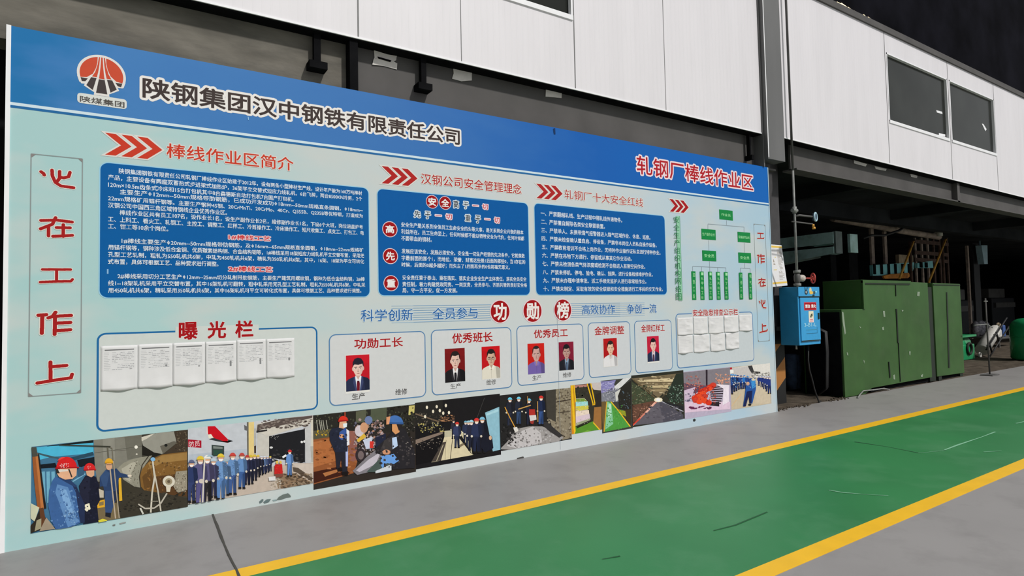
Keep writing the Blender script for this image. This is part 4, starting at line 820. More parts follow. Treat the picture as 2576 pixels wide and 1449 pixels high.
# 7 green aisle
a = picture('printed photograph of a green painted aisle between machines', C5, (478,335), (803,850), (60,60,56))
a.P([(470,345),(640,325),(610,400),(560,450),(480,470)], (128,124,176)); a.S(480,340,620,460,30,((160,156,200),(96,92,140),(190,188,214)),18,2); a.P([(620,400),(720,310),(803,300),(700,400),(640,440)], (206,206,206)); a.P([(480,470),(620,430),(720,440),(720,560),(600,560),(480,560)], (120,122,132)); a.S(500,420,720,560,60,((206,206,210),(50,52,60),(90,92,104),(170,172,180)),18); a.P([(630,460),(690,420),(700,520),(640,560)], (196,196,190))
a.P([(700,400),(803,330),(803,640),(760,650),(680,640),(660,500)], (38,36,32)); a.S(670,450,803,640,20,((64,62,54),(96,120,140),(26,24,22)),18); a.P([(480,560),(540,555),(520,880),(500,890)], (104,84,50)); a.P([(730,650),(803,640),(803,800),(760,780)], (60,50,34)); a.P([(650,640),(740,660),(750,720),(700,700)], (140,146,40))
a.P([(540,555),(590,560),(660,660),(790,830),(520,885)], (74,148,62)); a.P([(545,560),(590,580),(610,800),(525,860)], (130,190,150)); a.P([(560,580),(585,590),(590,700),(550,740)], (176,216,190)); a.L([(585,560),(660,650),(795,830)], 11, (226,180,40)); a.L([(540,560),(512,885)], 9, (206,166,50)); a.S(540,600,720,860,26,((96,168,84),(56,128,48)),22)
done(a)
# 8 view down the mill hall
a = picture('printed photograph of a long mill hall seen down the middle', C5, (806,278), (1366,745), (44,44,36))
a.P([(806,310),(1366,250),(1366,340),(1200,420),(1100,520),(960,420)], (112,98,74)); a.P([(870,330),(1290,300),(1280,345),(900,345)], (206,188,150)); a.P([(980,390),(1210,380),(1200,410),(990,408)], (190,172,132)); a.P([(1010,430),(1180,425),(1160,450),(1030,450)], (150,132,98)); a.S(880,290,1300,480,60,((150,132,100),(70,58,40),(206,190,156)),18,2.5); a.L([(830,325),(1080,530)], 14, (92,78,54)); a.L([(1350,300),(1130,520)], 12, (70,62,46)); a.P([(1290,260),(1366,250),(1366,560),(1240,560),(1180,500)], (38,46,38)); a.S(1200,380,1366,580,50,((110,140,120),(54,96,70),(28,30,26),(160,176,166)),18)
a.P([(806,340),(940,440),(1080,540),(1000,600),(806,640)], (62,70,50)); a.S(810,380,1040,600,80,((100,112,84),(34,34,28),(130,136,106),(70,60,44)),20); a.P([(806,600),(1080,545),(960,690),(806,800)], (96,66,52)); a.S(810,590,1040,760,70,((156,104,84),(60,40,32),(190,140,116),(40,30,26)),17)
a.P([(1080,545),(1110,545),(1366,700),(1366,760),(830,815)], (92,88,96)); a.P([(1100,548),(1366,700),(1366,760),(1150,780)], (74,72,82)); a.L([(1075,560),(820,815)], 16, (206,126,106)); a.L([(1060,570),(960,680)], 20, (226,170,150)); a.L([(1115,548),(1366,665)], 9, (170,170,180)); a.P([(1140,556),(1366,610),(1366,650),(1200,590)], (34,34,38)); a.L([(820,810),(900,740)], 14, (200,60,44)); a.S(960,600,1340,760,40,((110,106,114),(70,66,74)),20,2); a.E(1095,540,46,26,(232,218,190)); a.E(1095,540,24,16,(248,240,226))
done(a)
# 9 red hot bars
a = picture('printed photograph of glowing red bars on a cooling bed', C5, (1369,238), (1872,668), (176,166,186))
a.P([(1369,245),(1872,190),(1872,380),(1369,400)], (124,118,126)); a.P([(1610,215),(1630,215),(1630,400),(1612,400)], (44,34,44)); a.P([(1369,360),(1640,390),(1500,470),(1369,460)], (96,70,88)); a.S(1380,280,1560,420,36,((190,110,96),(140,100,106),(206,140,120),(90,70,84)),20); a.S(1720,260,1866,370,36,((206,120,90),(180,140,120),(230,170,140)),20)
a.P([(1369,440),(1500,400),(1460,500),(1369,560)], (196,176,196)); a.P([(1369,560),(1872,560),(1872,640),(1369,680)], (212,188,206)); a.S(1380,470,1500,560,14,((60,54,80),(230,214,226)),20,2); a.S(1440,610,1700,640,16,((130,60,100),(90,40,70)),18,3)
for i in range(8): a.P([(1650+i*4,405+i*22),(1815-i*6,385+i*27),(1815-i*6,397+i*27),(1650+i*4,418+i*22)], (54,46,52))
a.P([(1720,370),(1860,380),(1860,560),(1790,600),(1800,420)], (226,216,226)); a.P([(1640,570),(1755,560),(1755,612),(1650,600)], (38,34,38))
for x, y in ((1690,380),(1660,400),(1640,420),(1610,430),(1590,440),(1560,450),(1580,470),(1550,480),(1600,500),(1520,500),(1490,520),(1560,530),(1600,550),(1500,545),(1640,570),(1540,560)): a.E(x,y,34,28,random.choice(((206,50,28),(224,70,34),(180,36,26),(196,60,44))))
a.S(1470,380,1720,590,60,((240,110,60),(160,24,20),(214,60,34),(120,20,24)),16)
done(a)
# 10 workers in blue on a yard
a = picture('printed photograph of workers in blue gathered on a sunny yard', C5, (1872,190), (2306,580), (186,174,156))
a.P([(1868,200),(2310,140),(2310,300),(1868,300)], (214,210,204)); a.P([(1890,200),(2070,178),(2110,240),(2150,300),(1890,290)], (190,184,182)); a.P([(2065,175),(2110,168),(2130,230),(2200,238),(2200,262),(2110,256),(2085,220)], (54,52,54)); a.S(2110,240,2300,290,26,((110,108,106),(196,190,182),(150,146,140)),15,2); a.P([(1868,185),(1892,182),(1896,210),(1870,214)], (170,28,36)); a.P([(1870,214),(1910,215),(1910,250),(1870,250)], (232,228,224))
a.P([(1868,480),(1990,440),(2170,300),(2306,420),(2306,600),(1868,640)], (190,176,150)); a.P([(2160,320),(2200,360),(2306,480),(2306,580),(2140,580)], (196,182,158)); a.L([(1990,480),(1880,620)], 5, (210,170,120))
for x, y, h in ((2185,280,110),(2215,280,125),(2245,285,140),(2275,285,165),(2300,285,190)): worker(a, x, y, h, (34,52,120), (30,44,92), (160,170,200), w=h*.38)
for x, y, h in ((1955,270,160),(1990,275,150),(2025,272,150),(2060,280,140),(2095,285,130),(1930,265,180),(1905,262,190),(1880,260,220)): worker(a, x, y, h, random.choice(((30,66,140),(40,110,190),(26,44,100))), (28,44,96), random.choice(((210,206,196),(60,140,210),(40,60,120))), w=h*.36)
a.P([(2040,390),(2080,330),(2140,300),(2150,420),(2130,500),(2110,580),(2080,575),(2070,500),(2040,610),(2010,612),(2030,480)], (36,80,150)); a.P([(2090,330),(2140,305),(2145,400),(2110,420)], (60,140,206)); a.P([(2050,450),(2110,440),(2100,575),(2080,575),(2070,500),(2040,610),(2012,612)], (22,32,76)); a.E(2062,365,18,20,SKIN); a.E(2120,320,22,14,(206,196,170)); a.E(2083,592,16,12,(24,24,24)); a.S(1880,290,2150,420,50,((80,150,214),(24,40,90),(210,206,200),(40,90,160)),12)
done(a)

# ---------------------------------------------------------------- portraits pasted on the board
def portrait(crop, lt, rb, bgc, coat, shirt, tie, hair, skin, label, margin=(0,0,0,0), glasses=False, style='suit', hairh=0.30):
    p = B(crop[0]+lt[0]/crop[2], crop[1]+lt[1]/crop[2]); q = B(crop[0]+rb[0]/crop[2], crop[1]+rb[1]/crop[2])
    x0, z1, x1, z0 = p[0], p[1], q[0], q[1]; w, h = x1-x0, z1-z0
    org = ((x0+x1)/2, -0.0018, z0)
    a = Art(0.0022, mapf=lambda t: (x0 + t[0]*w, z1 - t[1]*h))
    a.R(-margin[0], -margin[1], 1+margin[2], 1+margin[3], (214,212,208)); a.clip = (x0, z0, x1, z1)
    a.R(0, 0, 1, 1, bgc); a.P([(0,0),(1,0),(1,.25),(0,.12)], tuple(min(255,int(k*1.06)) for k in bgc))
    a.P([(0,.72),(.10,.66),(.34,.60),(.66,.60),(.92,.66),(1,.72),(1,1),(0,1)], coat); a.P([(.74,.62),(.92,.66),(1,.72),(1,1),(.8,1)], tuple(int(k*.8) for k in coat))
    a.P([(.40,.54),(.62,.54),(.64,.66),(.51,.74),(.38,.66)], tuple(int(k*.86) for k in skin))
    if style == 'suit':
        a.P([(.36,.61),(.42,.58),(.51,.70),(.60,.58),(.67,.61),(.60,1),(.42,1)], shirt)
        if tie: a.P([(.46,.73),(.56,.73),(.58,.80),(.57,1),(.45,1),(.45,.80)], tie); a.P([(.47,.72),(.55,.72),(.545,.77),(.475,.77)], tuple(int(k*.7) for k in tie))
        lp = tuple(min(255,int(k*1.35)+6) for k in coat)
        a.P([(.33,.60),(.38,.60),(.46,1),(.40,1),(.30,.78)], lp); a.P([(.70,.60),(.65,.60),(.57,1),(.63,1),(.73,.78)], lp)
    else:
        a.P([(.36,.60),(.44,.58),(.51,.69),(.42,.74)], shirt); a.P([(.68,.60),(.60,.58),(.51,.69),(.62,.74)], shirt); a.L([(.515,.70),(.52,1)], .012, tuple(int(k*.8) for k in coat))
    a.E(.29,.385,.035,.055,tuple(int(k*.92) for k in skin)); a.E(.735,.385,.035,.055,tuple(int(k*.92) for k in skin))
    a.P([(.30,.30),(.33,.19),(.38,.12),(.64,.12),(.70,.19),(.725,.30),(.715,.44),(.66,.53),(.58,.585),(.45,.585),(.37,.53),(.31,.44)], skin)
    a.P([(.60,.22),(.70,.22),(.725,.30),(.715,.44),(.66,.53),(.60,.56)], tuple(int(k*.93) for k in skin))
    a.P([(.275,.34),(.285,.20),(.36,.105),(.50,.075),(.64,.10),(.74,.19),(.75,.34),(.715,.30),(.69,hairh-.08),(.52,hairh-.05),(.36,hairh-.07),(.315,.29)], hair)
    dk = tuple(int(k*.55) for k in skin); eb = (56,42,40)
    for ex in (.415,.605):
        a.P([(ex-.065,.335),(ex+.06,.33),(ex+.06,.345),(ex-.065,.352)], eb); a.E(ex,.378,.042,.013,(226,214,206)); a.E(ex,.378,.017,.014,(36,28,28))
    a.P([(.50,.38),(.525,.38),(.55,.455),(.50,.462),(.475,.455)], tuple(int(k*.88) for k in skin)); a.P([(.475,.455),(.55,.455),(.535,.468),(.49,.468)], dk)
    a.P([(.445,.508),(.515,.50),(.585,.508),(.515,.525)], (176,104,98)); a.L([(.445,.51),(.585,.51)], .006, (110,60,58))
    if glasses:
        for ex in (.41,.61): a.L([(ex-.075,.355),(ex+.075,.355),(ex+.07,.405),(ex-.07,.405),(ex-.075,.355)], .010, (84,70,64))
        a.L([(.485,.372),(.535,.372)], .008, (84,70,64))
    o = a.build('portrait_photo', None, PRINT, org); a_ = tag(o, label, 'photo', 'portraits pasted on the notice board')
    return o
K2 = (800,740,4.831); K3 = (1280,740,5.574); SK = (214,178,164)
portrait(K2, (337,747), (627,1160), (182,22,36), (38,44,72), (222,222,228), (104,16,34), (34,30,44), (222,188,176), 'large portrait of a man in navy suit with maroon tie, leftmost on the board', margin=(.03,.02,.0,.06), hairh=.33)
portrait(K2, (1538,666), (1788,1055), (112,18,20), (26,24,28), (222,218,220), (24,22,28), (36,28,28), (216,180,166), 'portrait of a man in black suit and black tie on dark red', hairh=.28)
portrait(K2, (1986,640), (2214,1015), (182,16,24), (212,206,192), (222,218,206), None, (30,26,26), (200,164,142), 'portrait of a person with glasses and cream shirt on bright red', margin=(.0,.0,.02,.02), glasses=True, style='shirt', hairh=.29)
portrait(K3, (260,697), (502,1105), (184,26,18), (108,90,158), (124,106,172), None, (40,34,34), (196,154,146), 'portrait of a man with short hair in a violet collared shirt', style='shirt', hairh=.24)
portrait(K3, (697,676), (913,1055), (122,24,48), (28,28,36), (126,150,174), (70,86,112), (26,24,26), (178,136,126), 'portrait of a man in black jacket over a grey blue shirt on wine red', hairh=.30)
portrait(K3, (1322,625), (1522,1000), (164,18,22), (214,212,214), (196,192,192), None, (40,32,30), (220,180,152), 'portrait of a man in a white polo shirt, below the gold heading of four characters', margin=(.03,.0,.03,.02), style='shirt', hairh=.28)
portrait(K3, (1934,594), (2110,935), (182,26,56), (36,44,72), (214,196,202), (70,40,60), (26,20,26), (224,182,170), 'small portrait of a man in navy suit on pinkish red, farthest right', margin=(.02,.0,.0,.06), hairh=.30)

# ---------------------------------------------------------------- paper sheets taped on the board
def sheet(crop, lt, rb, label, group, seed, form=True, crumple=0.003):
    rnd = random.Random(seed)
    p = B(crop[0]+lt[0]/crop[2], crop[1]+lt[1]/crop[2]); q = B(crop[0]+rb[0]/crop[2], crop[1]+rb[1]/crop[2])
    x0, z1, x1, z0 = p[0], p[1], q[0], q[1]; w, h = x1-x0, z1-z0; n, k = 14, 18
    ph = rnd.uniform(0,6.28); bulge = rnd.uniform(.006,.016); sk = rnd.uniform(.35,.65)
    fl = [(rnd.uniform(0,1), rnd.uniform(.1,1), rnd.uniform(-1,1), rnd.uniform(.05,.16)) for _ in range(12 if not form else 4)]
    def dep(u, v):                                # distance in front of the board
        d = 0.003 + bulge*math.exp(-((u-sk)/.28)**2)*max(0,(v-.55)/.45)**2 + 0.002*math.sin(u*5+ph)*v*(1-v)*2 + 0.0015
        for a, b, c, r in fl: d += crumple*c*math.exp(-((u-a)**2+(v-b)**2)/(r*r))
        return max(d, 0.002)
    def pt(u, v, e=0.0): return (x0+u*w, -(dep(u,v)+e), z1 - v*h + (0.006*math.exp(-((u-sk)/.3)**2) if v > .95 else 0) * -1)
    org = Vector(((x0+x1)/2, -0.003, z0)); mb = MB(); g = [[mb.bm.verts.new(pt(i/n, j/k)) for j in range(k+1)] for i in range(n+1)]; b2 = [[mb.bm.verts.new(Vector(pt(i/n, j/k)) + Vector((0,.0006,0))) for j in range(k+1)] for i in range(n+1)]
    for i in range(n):
        for j in range(k):
            f = mb.bm.faces.new((g[i][j], g[i+1][j], g[i+1][j+1], g[i][j+1])); f.smooth = True
            f = mb.bm.faces.new((b2[i][j], b2[i][j+1], b2[i+1][j+1], b2[i+1][j])); f.smooth = True
    for i in range(n):
        for j in (0, k): mb.bm.faces.new((g[i][j], g[i+1][j], b2[i+1][j], b2[i][j]))
    for j in range(k):
        for i in (0, n): mb.bm.faces.new((g[i][j], g[i][j+1], b2[i][j+1], b2[i][j]))
    o = mb.build('paper_sheet', M['paper'], None, org); tag(o, label, 'paper', group)
    v, f, c = [], [], []
    def bar(u0, v0, u1, v1, cc):
        m = 4; i0 = len(v)
        for i in range(m+1):
            u = u0+(u1-u0)*i/m
            for vv in (v0, v1): P = Vector(pt(u, vv, 0.0004)) - org; v.append(tuple(P))
        for i in range(m): f.append((i0+2*i, i0+2*i+2, i0+2*i+3, i0+2*i+1)); c.append(col(cc))
    if form:
        bar(.10,.082,.90,.105,(104,104,106))
        for r in range(11):
            y = .15 + r*.038
            bar(.08,y,.08+rnd.uniform(.08,.2),y+.010,(176,176,178)); x = .30
            while x < .88:
                l = rnd.uniform(.03,.14)
                if rnd.random() < .8: bar(x,y,min(x+l,.9),y+.011,rnd.choice(((172,172,174),(150,150,154),(190,190,192))))
                x += l + .02
        bar(.78,.46+rnd.uniform(0,.1),.84,.53+rnd.uniform(0,.1),(130,130,132))
    else:
        for r in range(9):
            y = .12 + r*.085; bar(.12,y,.12+rnd.uniform(.3,.7),y+.012,(190,189,193))
    me = bpy.data.meshes.new('printed_form'); me.from_pydata(v, [], f); at_ = me.color_attributes.new('Col','FLOAT_COLOR','CORNER'); buf = []
    for ff, cc in zip(f, c): buf += (list(cc)+[1.0])*len(ff)
    at_.data.foreach_set('color', buf); link('printed_form', me, PRINT, o)
    # clear adhesive tape over the top corners
    return o
KS = (220,740,4.026); ORD = ['leftmost of the six under the big red heading','second from left under the big red heading','third from left under the big red heading','fourth from left under the big red heading','fifth from left under the big red heading','rightmost of the six under the big red heading']
for i, (lt, rb) in enumerate((((137,528),(507,955)),((513,510),(862,928)),((866,495),(1190,903)),((1194,483),(1508,875)),((1512,465),(1806,852)),((1810,455),(2096,832)))):
    sheet(KS, lt, rb, 'white printed form sheet, ' + ORD[i], 'forms pasted in a row in the large left frame', 10+i)
KR = (1680,740,6.586)
for i, (lt, rb) in enumerate((((150,395),(414,665)),((416,384),(660,650)),((664,374),(922,640)),((924,362),(1168,620)),((1170,345),(1396,600)))):
    sheet(KR, lt, rb, 'crumpled white sheet in the upper row of the right frame, number %s from left' % ('one','two','three','four','five')[i], 'crumpled sheets pasted in the right frame', 30+i, False, 0.006)
for i, (lt, rb) in enumerate((((160,690),(412,965)),((420,680),(690,945)),((698,660),(945,930)),((950,645),(1180,895)))):
    sheet(KR, lt, rb, 'crumpled white sheet in the lower row of the right frame, number %s from left' % ('one','two','three','four')[i], 'crumpled sheets pasted in the right frame', 40+i, False, 0.008)

# ---------------------------------------------------------------- things fixed to the steelwork above the board
def hanger(px, ytop, ybot, w, foot, label, Y=0.05):
    p = at(px, ybot, Y); z0 = p.z; x = p.x; r = empty('hanging_bracket', (x, Y, z0), label, 'bracket', 'brackets under the white wall')
    MB().box((x-w/2, Y, z0+0.05), (x+w/2, Y+0.05, 3.79)).build('stem', M['black'], r)
    MB().box((x-foot/2, Y-0.035, z0), (x+foot/2, Y+0.075, z0+0.06)).build('foot', M['black'], r)
hanger(799, 85, 175, 0.055, 0.145, 'black steel T bracket above the company name, left of the other')
hanger(1067, 140, 228, 0.05, 0.135, 'black steel T bracket right of the vertical black stiffener')
hanger(1889, 345, 402, 0.03, 0.05, 'thin black hanger in the corner beside the grey column')
def scrap(pl, label, Y=0.125, seed=0):
    rnd = random.Random(seed); P = [at(x, y, Y) for x, y in pl]; c = sum(P, Vector())/len(P)
    mb = MB(); mb.prism([q + Vector((0, rnd.uniform(-.008, 0), 0)) for q in P], (0, .003, 0)); o = mb.build('paper_scrap', M['pale'], None, c); tag(o, label, 'paper scrap', 'torn pale scraps on the beams'); return o
s_ = scrap([(940,127),(975,137),(998,141),(996,152),(990,155),(999,160),(998,175),(965,166),(936,163),(939,150),(942,145)], 'largest torn whitish scrap on the dark beam, leftmost of all', seed=1)
a_ = [at(x, y, 0.117) for x, y in ((950,142),(985,152),(982,156),(952,147))]; MB().prism(a_, (0,.002,0)).build('grime_streak', M['black'], s_)
scrap([(1139,158),(1187,170),(1186,203),(1160,205),(1137,198),(1141,185)], 'square whitish scrap on the beam under the white wall joint', seed=2)
scrap([(1373,214),(1413,228),(1412,247),(1372,243)], 'small whitish scrap on the beam left of the grey column', seed=3)
scrap([(2147,403),(2180,413),(2177,419),(2147,411)], 'thin whitish scrap on the right beam, nearest the grey column', Y=.135, seed=4)
scrap([(2200,418),(2230,425),(2228,430),(2203,425)], 'thin whitish scrap, middle of three on the right beam', Y=.135, seed=5)
scrap([(2290,437),(2308,442),(2306,448),(2291,445)], 'tiny whitish scrap, farthest right of three on the right beam', Y=.135, seed=6)

# ---------------------------------------------------------------- notice card on the column
cp = [at(1930,614,.36), at(1966,617,.36), at(1981,718,.20), at(1932,723,.20)]
org = cp[0].copy(); card = empty('notice_card', org, 'cream notice card with yellow bands tilted out from the dark column', 'notice')
nrm = (cp[1]-cp[0]).cross(cp[3]-cp[0]).normalized(); nrm = -nrm if nrm.y > 0 else nrm
MB().prism(cp, -nrm*0.012).build('card', M['paper'], card)
def cardpt(u, v, e=.0015): return cp[0]*(1-u)*(1-v)+cp[1]*u*(1-v)+cp[2]*u*v+cp[3]*(1-u)*v + nrm*e
def flat(name, quads, parent, ptf, m=None):
    v, f, c = [], [], []; root = parent
    while root.parent: root = root.parent
    for (u0, v0, u1, v1), cc in quads:
        i = len(v); v += [tuple(ptf(u, w) - Vector(root.location)) for u, w in ((u0,v0),(u1,v0),(u1,v1),(u0,v1))]; f.append((i,i+1,i+2,i+3)); c.append(col(cc))
    me = bpy.data.meshes.new(name); me.from_pydata(v, [], f); at_ = me.color_attributes.new('Col','FLOAT_COLOR','CORNER'); buf = []
    for cc in c: buf += (list(cc)+[1.0])*4
    at_.data.foreach_set('color', buf); return link(name, me, m or PRINT, parent)
flat('yellow_band', [((0,.03,1,.075),(214,178,80))], card, cardpt); flat('yellow_band', [((0,.90,1,.94),(214,178,80))], card, cardpt)
rnd = random.Random(5); q = []
for r in range(24):
    y = .12 + r*.031; q.append(((.62,y,.62+rnd.uniform(.16,.32),y+.012),(150,142,134)))
for y0, h in ((.30,.02),(.36,.07),(.46,.03),(.60,.02)): q.append(((.34,y0,.52,y0+h),(150,140,128) if h > .02 else (206,186,110)))
flat('printed_text', q, card, cardpt)

# ---------------------------------------------------------------- gas point: pipe, gauge, valve and the blue box
pp = [at(1993,-40,-.06), at(1996,120,-.06), at(1999,345,-.06), at(2002,500,-.06), at(2003,600,-.06), at(2005,690,-.06), at(2006,735,-.06)]
X0 = pp[5].x; zt = 1.70
gas = empty('gas_pipe', (X0, -0.06, zt-.03), 'slim vertical grey pipe with red valve wheel above the blue box', 'pipe')
MB().tube([(X0,-.06,zt-.03),(X0,-.06,3.3)], 0.016).build('pipe', M['pipe'], gas)
MB().tube([(X0,-.06,3.3),(X0,-.06,9.0)], 0.016).build('pipe', M['steel_dark'], gas)
MB().tube([(X0-.05,-.06,2.74),(X0+.05,-.06,2.74)], 0.028).tube([(X0,-.06,2.70),(X0,-.06,2.79)], 0.03).build('flange', M['pipe'], gas)
gz = at(2043,547,-.06)
MB().tube([(X0,-.06,2.66),(X0+.05,-.10,2.67),(gz.x-.06,-.10,gz.z)], 0.014).tube([(X0-.08,-.06,2.58),(gz.x-.05,-.09,2.57)], 0.010).build('gauge_branch', M['steel_dark'], gas)
g = MB().torus((gz.x, -.11, gz.z), (0.25,-1,0), 0.058, 0.013).build('gauge', M['gauge_ring'], gas)
gd = Vector((0.25,-1,0)).normalized(); gc = Vector((gz.x,-.11,gz.z))
MB().tube([gc - gd*.035, gc + gd*.004], 0.055, 24).build('gauge_face', M['dark_blue'], g)
t_ = at(2039,572,-.06); MB().tube([(t_.x,-.10,t_.z+.04),(t_.x,-.10,t_.z)], 0.016).tube([(t_.x+.012,-.10,t_.z),(t_.x+.012,-.10,t_.z-.03)], 0.022).build('tap', M['yellow_rail'], gas)
vz = at(2020,700,-.06).z; wx = at(2040,700,-.06).x
MB().tube([(X0,-.06,vz+.07),(X0,-.06,vz+.105)], .045).tube([(X0+.045,-.06,vz+.10),(X0+.06,-.06,vz+.10)], .022).build('flange', M['pipe'], gas)
MB().tube([(X0,-.06,vz-.075),(X0,-.06,vz-.11)], .048).build('flange', M['pipe'], gas)
vb = MB(); vb.tube([(X0,-.06,vz-.08),(X0,-.06,vz-.03),(X0,-.06,vz+.03),(X0,-.06,vz+.075)], [.028,.042,.042,.028]); vb.build('valve_body', M['steel_dark'], gas)
MB().tube([(X0+.02,-.06,vz),(X0+.06,-.06,vz),(X0+.13,-.06,vz),(X0+.15,-.06,vz)], [.034,.046,.05,.026]).build('valve_bonnet', M['valve_pale'], gas)
ax = Vector((1,-.75,0)).normalized(); wc = Vector((wx,-.09,vz))
wl = MB().torus(wc, ax, 0.068, 0.011); wl.tube([(X0+.15,-.06,vz), wc], .011)
for k in range(4):
    a0 = math.pi/4 + k*math.pi/2; q_ = ax.to_track_quat('Z','Y'); wl.tube([wc, wc + q_ @ Vector((.066*math.cos(a0), .066*math.sin(a0), 0))], .008, 6)
wl.tube([wc-ax*.012, wc+ax*.014], .018); wl.build('handwheel', M['valve_red'], gas)

bx0, bx1, bz0, bz1, by0, by1 = 8.535, 9.065, 0.855, 1.678, 0.0, 0.285
bb = empty('gas_box', (8.8, 0.14, bz0), 'blue steel gas box hung beside the dark column under the red valve wheel', 'box')
mb = MB().box((bx0,by0,bz0),(bx1,by1,bz1)); mb.build('body', M['blue_box'], bb, bevel=.008)
mb = MB().box((bx0+.03,-.016,bz0+.05),(bx1-.02,.0,bz1-.15)); d_ = mb.build('door', M['blue_box'], bb, bevel=.005)
MB().box((bx0,-.012,bz1-.135),(bx1,0,bz1)).build('top_panel', M['blue_box'], bb, bevel=.004)
MB().box((bx0+.02,-.02,bz1-.150),(bx1-.01,.0,bz1-.138)).build('door_gap', M['green_dark'], bb)
MB().box((bx0+.03,-.019,bz0+.052),(bx1-.03,-.0155,bz0+.066)).build('bottom_gap', M['green_dark'], d_)
MB().box((bx1-.075,-.028,bz0+.36),(bx1-.05,-.016,bz0+.45)).build('handle', M['green_dark'], d_)
def bp(u, v, e=-.0175): return Vector((bx0+u*(bx1-bx0), e, bz1-v*(bz1-bz0)))
def boxart(name, parent, draw, e=0.0175):
    a = Art(e, mapf=lambda t: (bx0 + t[0]*(bx1-bx0), bz1 - t[1]*(bz1-bz0)), lv=.72); draw(a); o = a.build(name, parent, PRINT, (8.8,.14,bz0)); o.location = (0,0,0); return o
def d1(a): a.R(.22,.265,.80,.405,(196,70,80)); a.R(.24,.275,.78,.397,(150,10,20)); a.text('禁油', (.28,.305), (.49,.365), (232,214,214), off=.05); a.text('禁火', (.56,.305), (.77,.365), (232,214,214), off=.05)
sg = boxart('warning_sign', d_, d1); sg['label'] = 'small red sign with white characters'
def d2(a):
    a.R(.42,.42,.65,.615,(206,200,176)); a.R(.42,.545,.65,.615,(214,190,188)); a.P([(.48,.52),(.53,.47),(.60,.46),(.61,.52),(.57,.50),(.53,.54)], (70,74,58)); a.R(.47,.565,.61,.575,(180,70,70)); a.R(.47,.588,.61,.598,(170,50,56))
tg = boxart('white_tag', d_, d2); tg['label'] = 'white paper tag with red lines'
def d3(a): a.text('3-B1-L', (.20,.625), (.76,.685), (150,196,220), off=.02)
boxart('painted_number', d_, d3)
def d4(a):
    for e_ in ((.36,.095,.07,.04,(30,40,46)),(.36,.09,.035,.025,(150,156,156)),(.56,.06,.06,.05,(196,186,150)),(.60,.10,.09,.028,(206,170,80)),(.74,.10,.05,.03,(60,76,76)),(.83,.085,.04,.015,(130,196,220)),(.70,.15,.05,.018,(24,44,54))): a.E(*e_)
st_ = boxart('worn_sticker', bb, d4, 0.0135); st_['label'] = 'worn grey and yellow sticker remains'
def d5(a):
    a.R(.28,.735,.80,.747,(60,130,160)); a.R(.28,.80,.80,.808,(40,96,126)); a.R(.79,.70,.80,.80,(40,96,126))
boxart('pressed_outline', d_, d5)
for x_ in (bx0+.08,): MB().tube([(x_, .10, bz0),(x_, .10, bz0-.04),(x_-.0, .10, bz0-.06)], [.012,.012,.014]).build('drain_nipple', M['valve_pale'], bb)
MB().box((bx0+.06,.285,bz0+.2),(bx1-.3,.385,bz0+.26)).build('mounting_bar', M['steel_dark'], bb)
MB().box((bx1+.02, .10, 1.02),(bx1+.13, .13, 1.33)).box((bx1-.01,.10,1.14),(bx1+.03,.13,1.20)).build('side_plate', M['rust'], bb)
# cable from the box down to the ground
cb = MB(); P = [at(x, y, Y) for x, y, Y in ((2034,880,.12),(2033,905,.10),(2036,930,.08),(2043,955,.08),(2049,980,.06),(2056,1000,.04))] ; e_ = gnd(2066,1011,.01)
P[0] = Vector((P[0].x, .12, bz0-.006)); o = cb.tube(P + [Vector((e_.x-.05, .06, .012)), Vector((e_.x+.05, .09, .008))], .011, 8).build('cable', M['rubber'], None, (P[0].x, .12, 0)); tag(o, 'thin black cable hanging from the blue box down to the ground', 'cable')
# dark drum housing and cloth under the box
c0 = gnd(2062,968)
hs = empty('machine_housing', (c0.x, 1.25, 0), 'low blue black machine housing with grey edge behind the blue box', 'machine')
x_ = at(2035,900,1.25).x; x2 = at(2086,900,1.25).x; MB().box((x_,1.25,.28),(x2,2.2,1.05), bev=.06).build('housing', M['black_box'], hs)
MB().box((x2-.06,1.225,.22),(x2,1.25,.95)).box((x_+.3,1.225,.20),(x2-.02,1.25,.24)).build('edge_rail', M['pipe'], hs)
for xx in (x_+.1, x2-.2): MB().box((xx,1.3,-.01),(xx+.1,2.1,.3)).build('skid', M['black'], hs)
cl = MB(); rnd = random.Random(3)
for k, (px, w) in enumerate(((1990,.10),(2002,.09))):
    pts = [at(px+rnd.uniform(-3,3), y, 1.0) for y in (892,910,928,946,958)]; cl.tube(pts + [Vector((pts[-1].x, .97, .03))], [w*.9,w,w*1.05,w*.95,w*1.05,w*.6], 10)
o = cl.build('draped_cloth', M['dark_blue'], None, (at(1995,960,1.0).x, 1.0, 0.0)); tag(o, 'dark blue cloth hanging below the blue box', 'cloth')
o = MB().box((0,0,0),(.42,.06,.035)).build('metal_offcut', M['pipe'], None, (0,0,0)); g_ = gnd(2052,985); o.location = (g_.x, g_.y, -.008); o.rotation_euler = (0,0,.25); tag(o, 'pale metal offcut lying on the bare ground under the box', 'offcut')

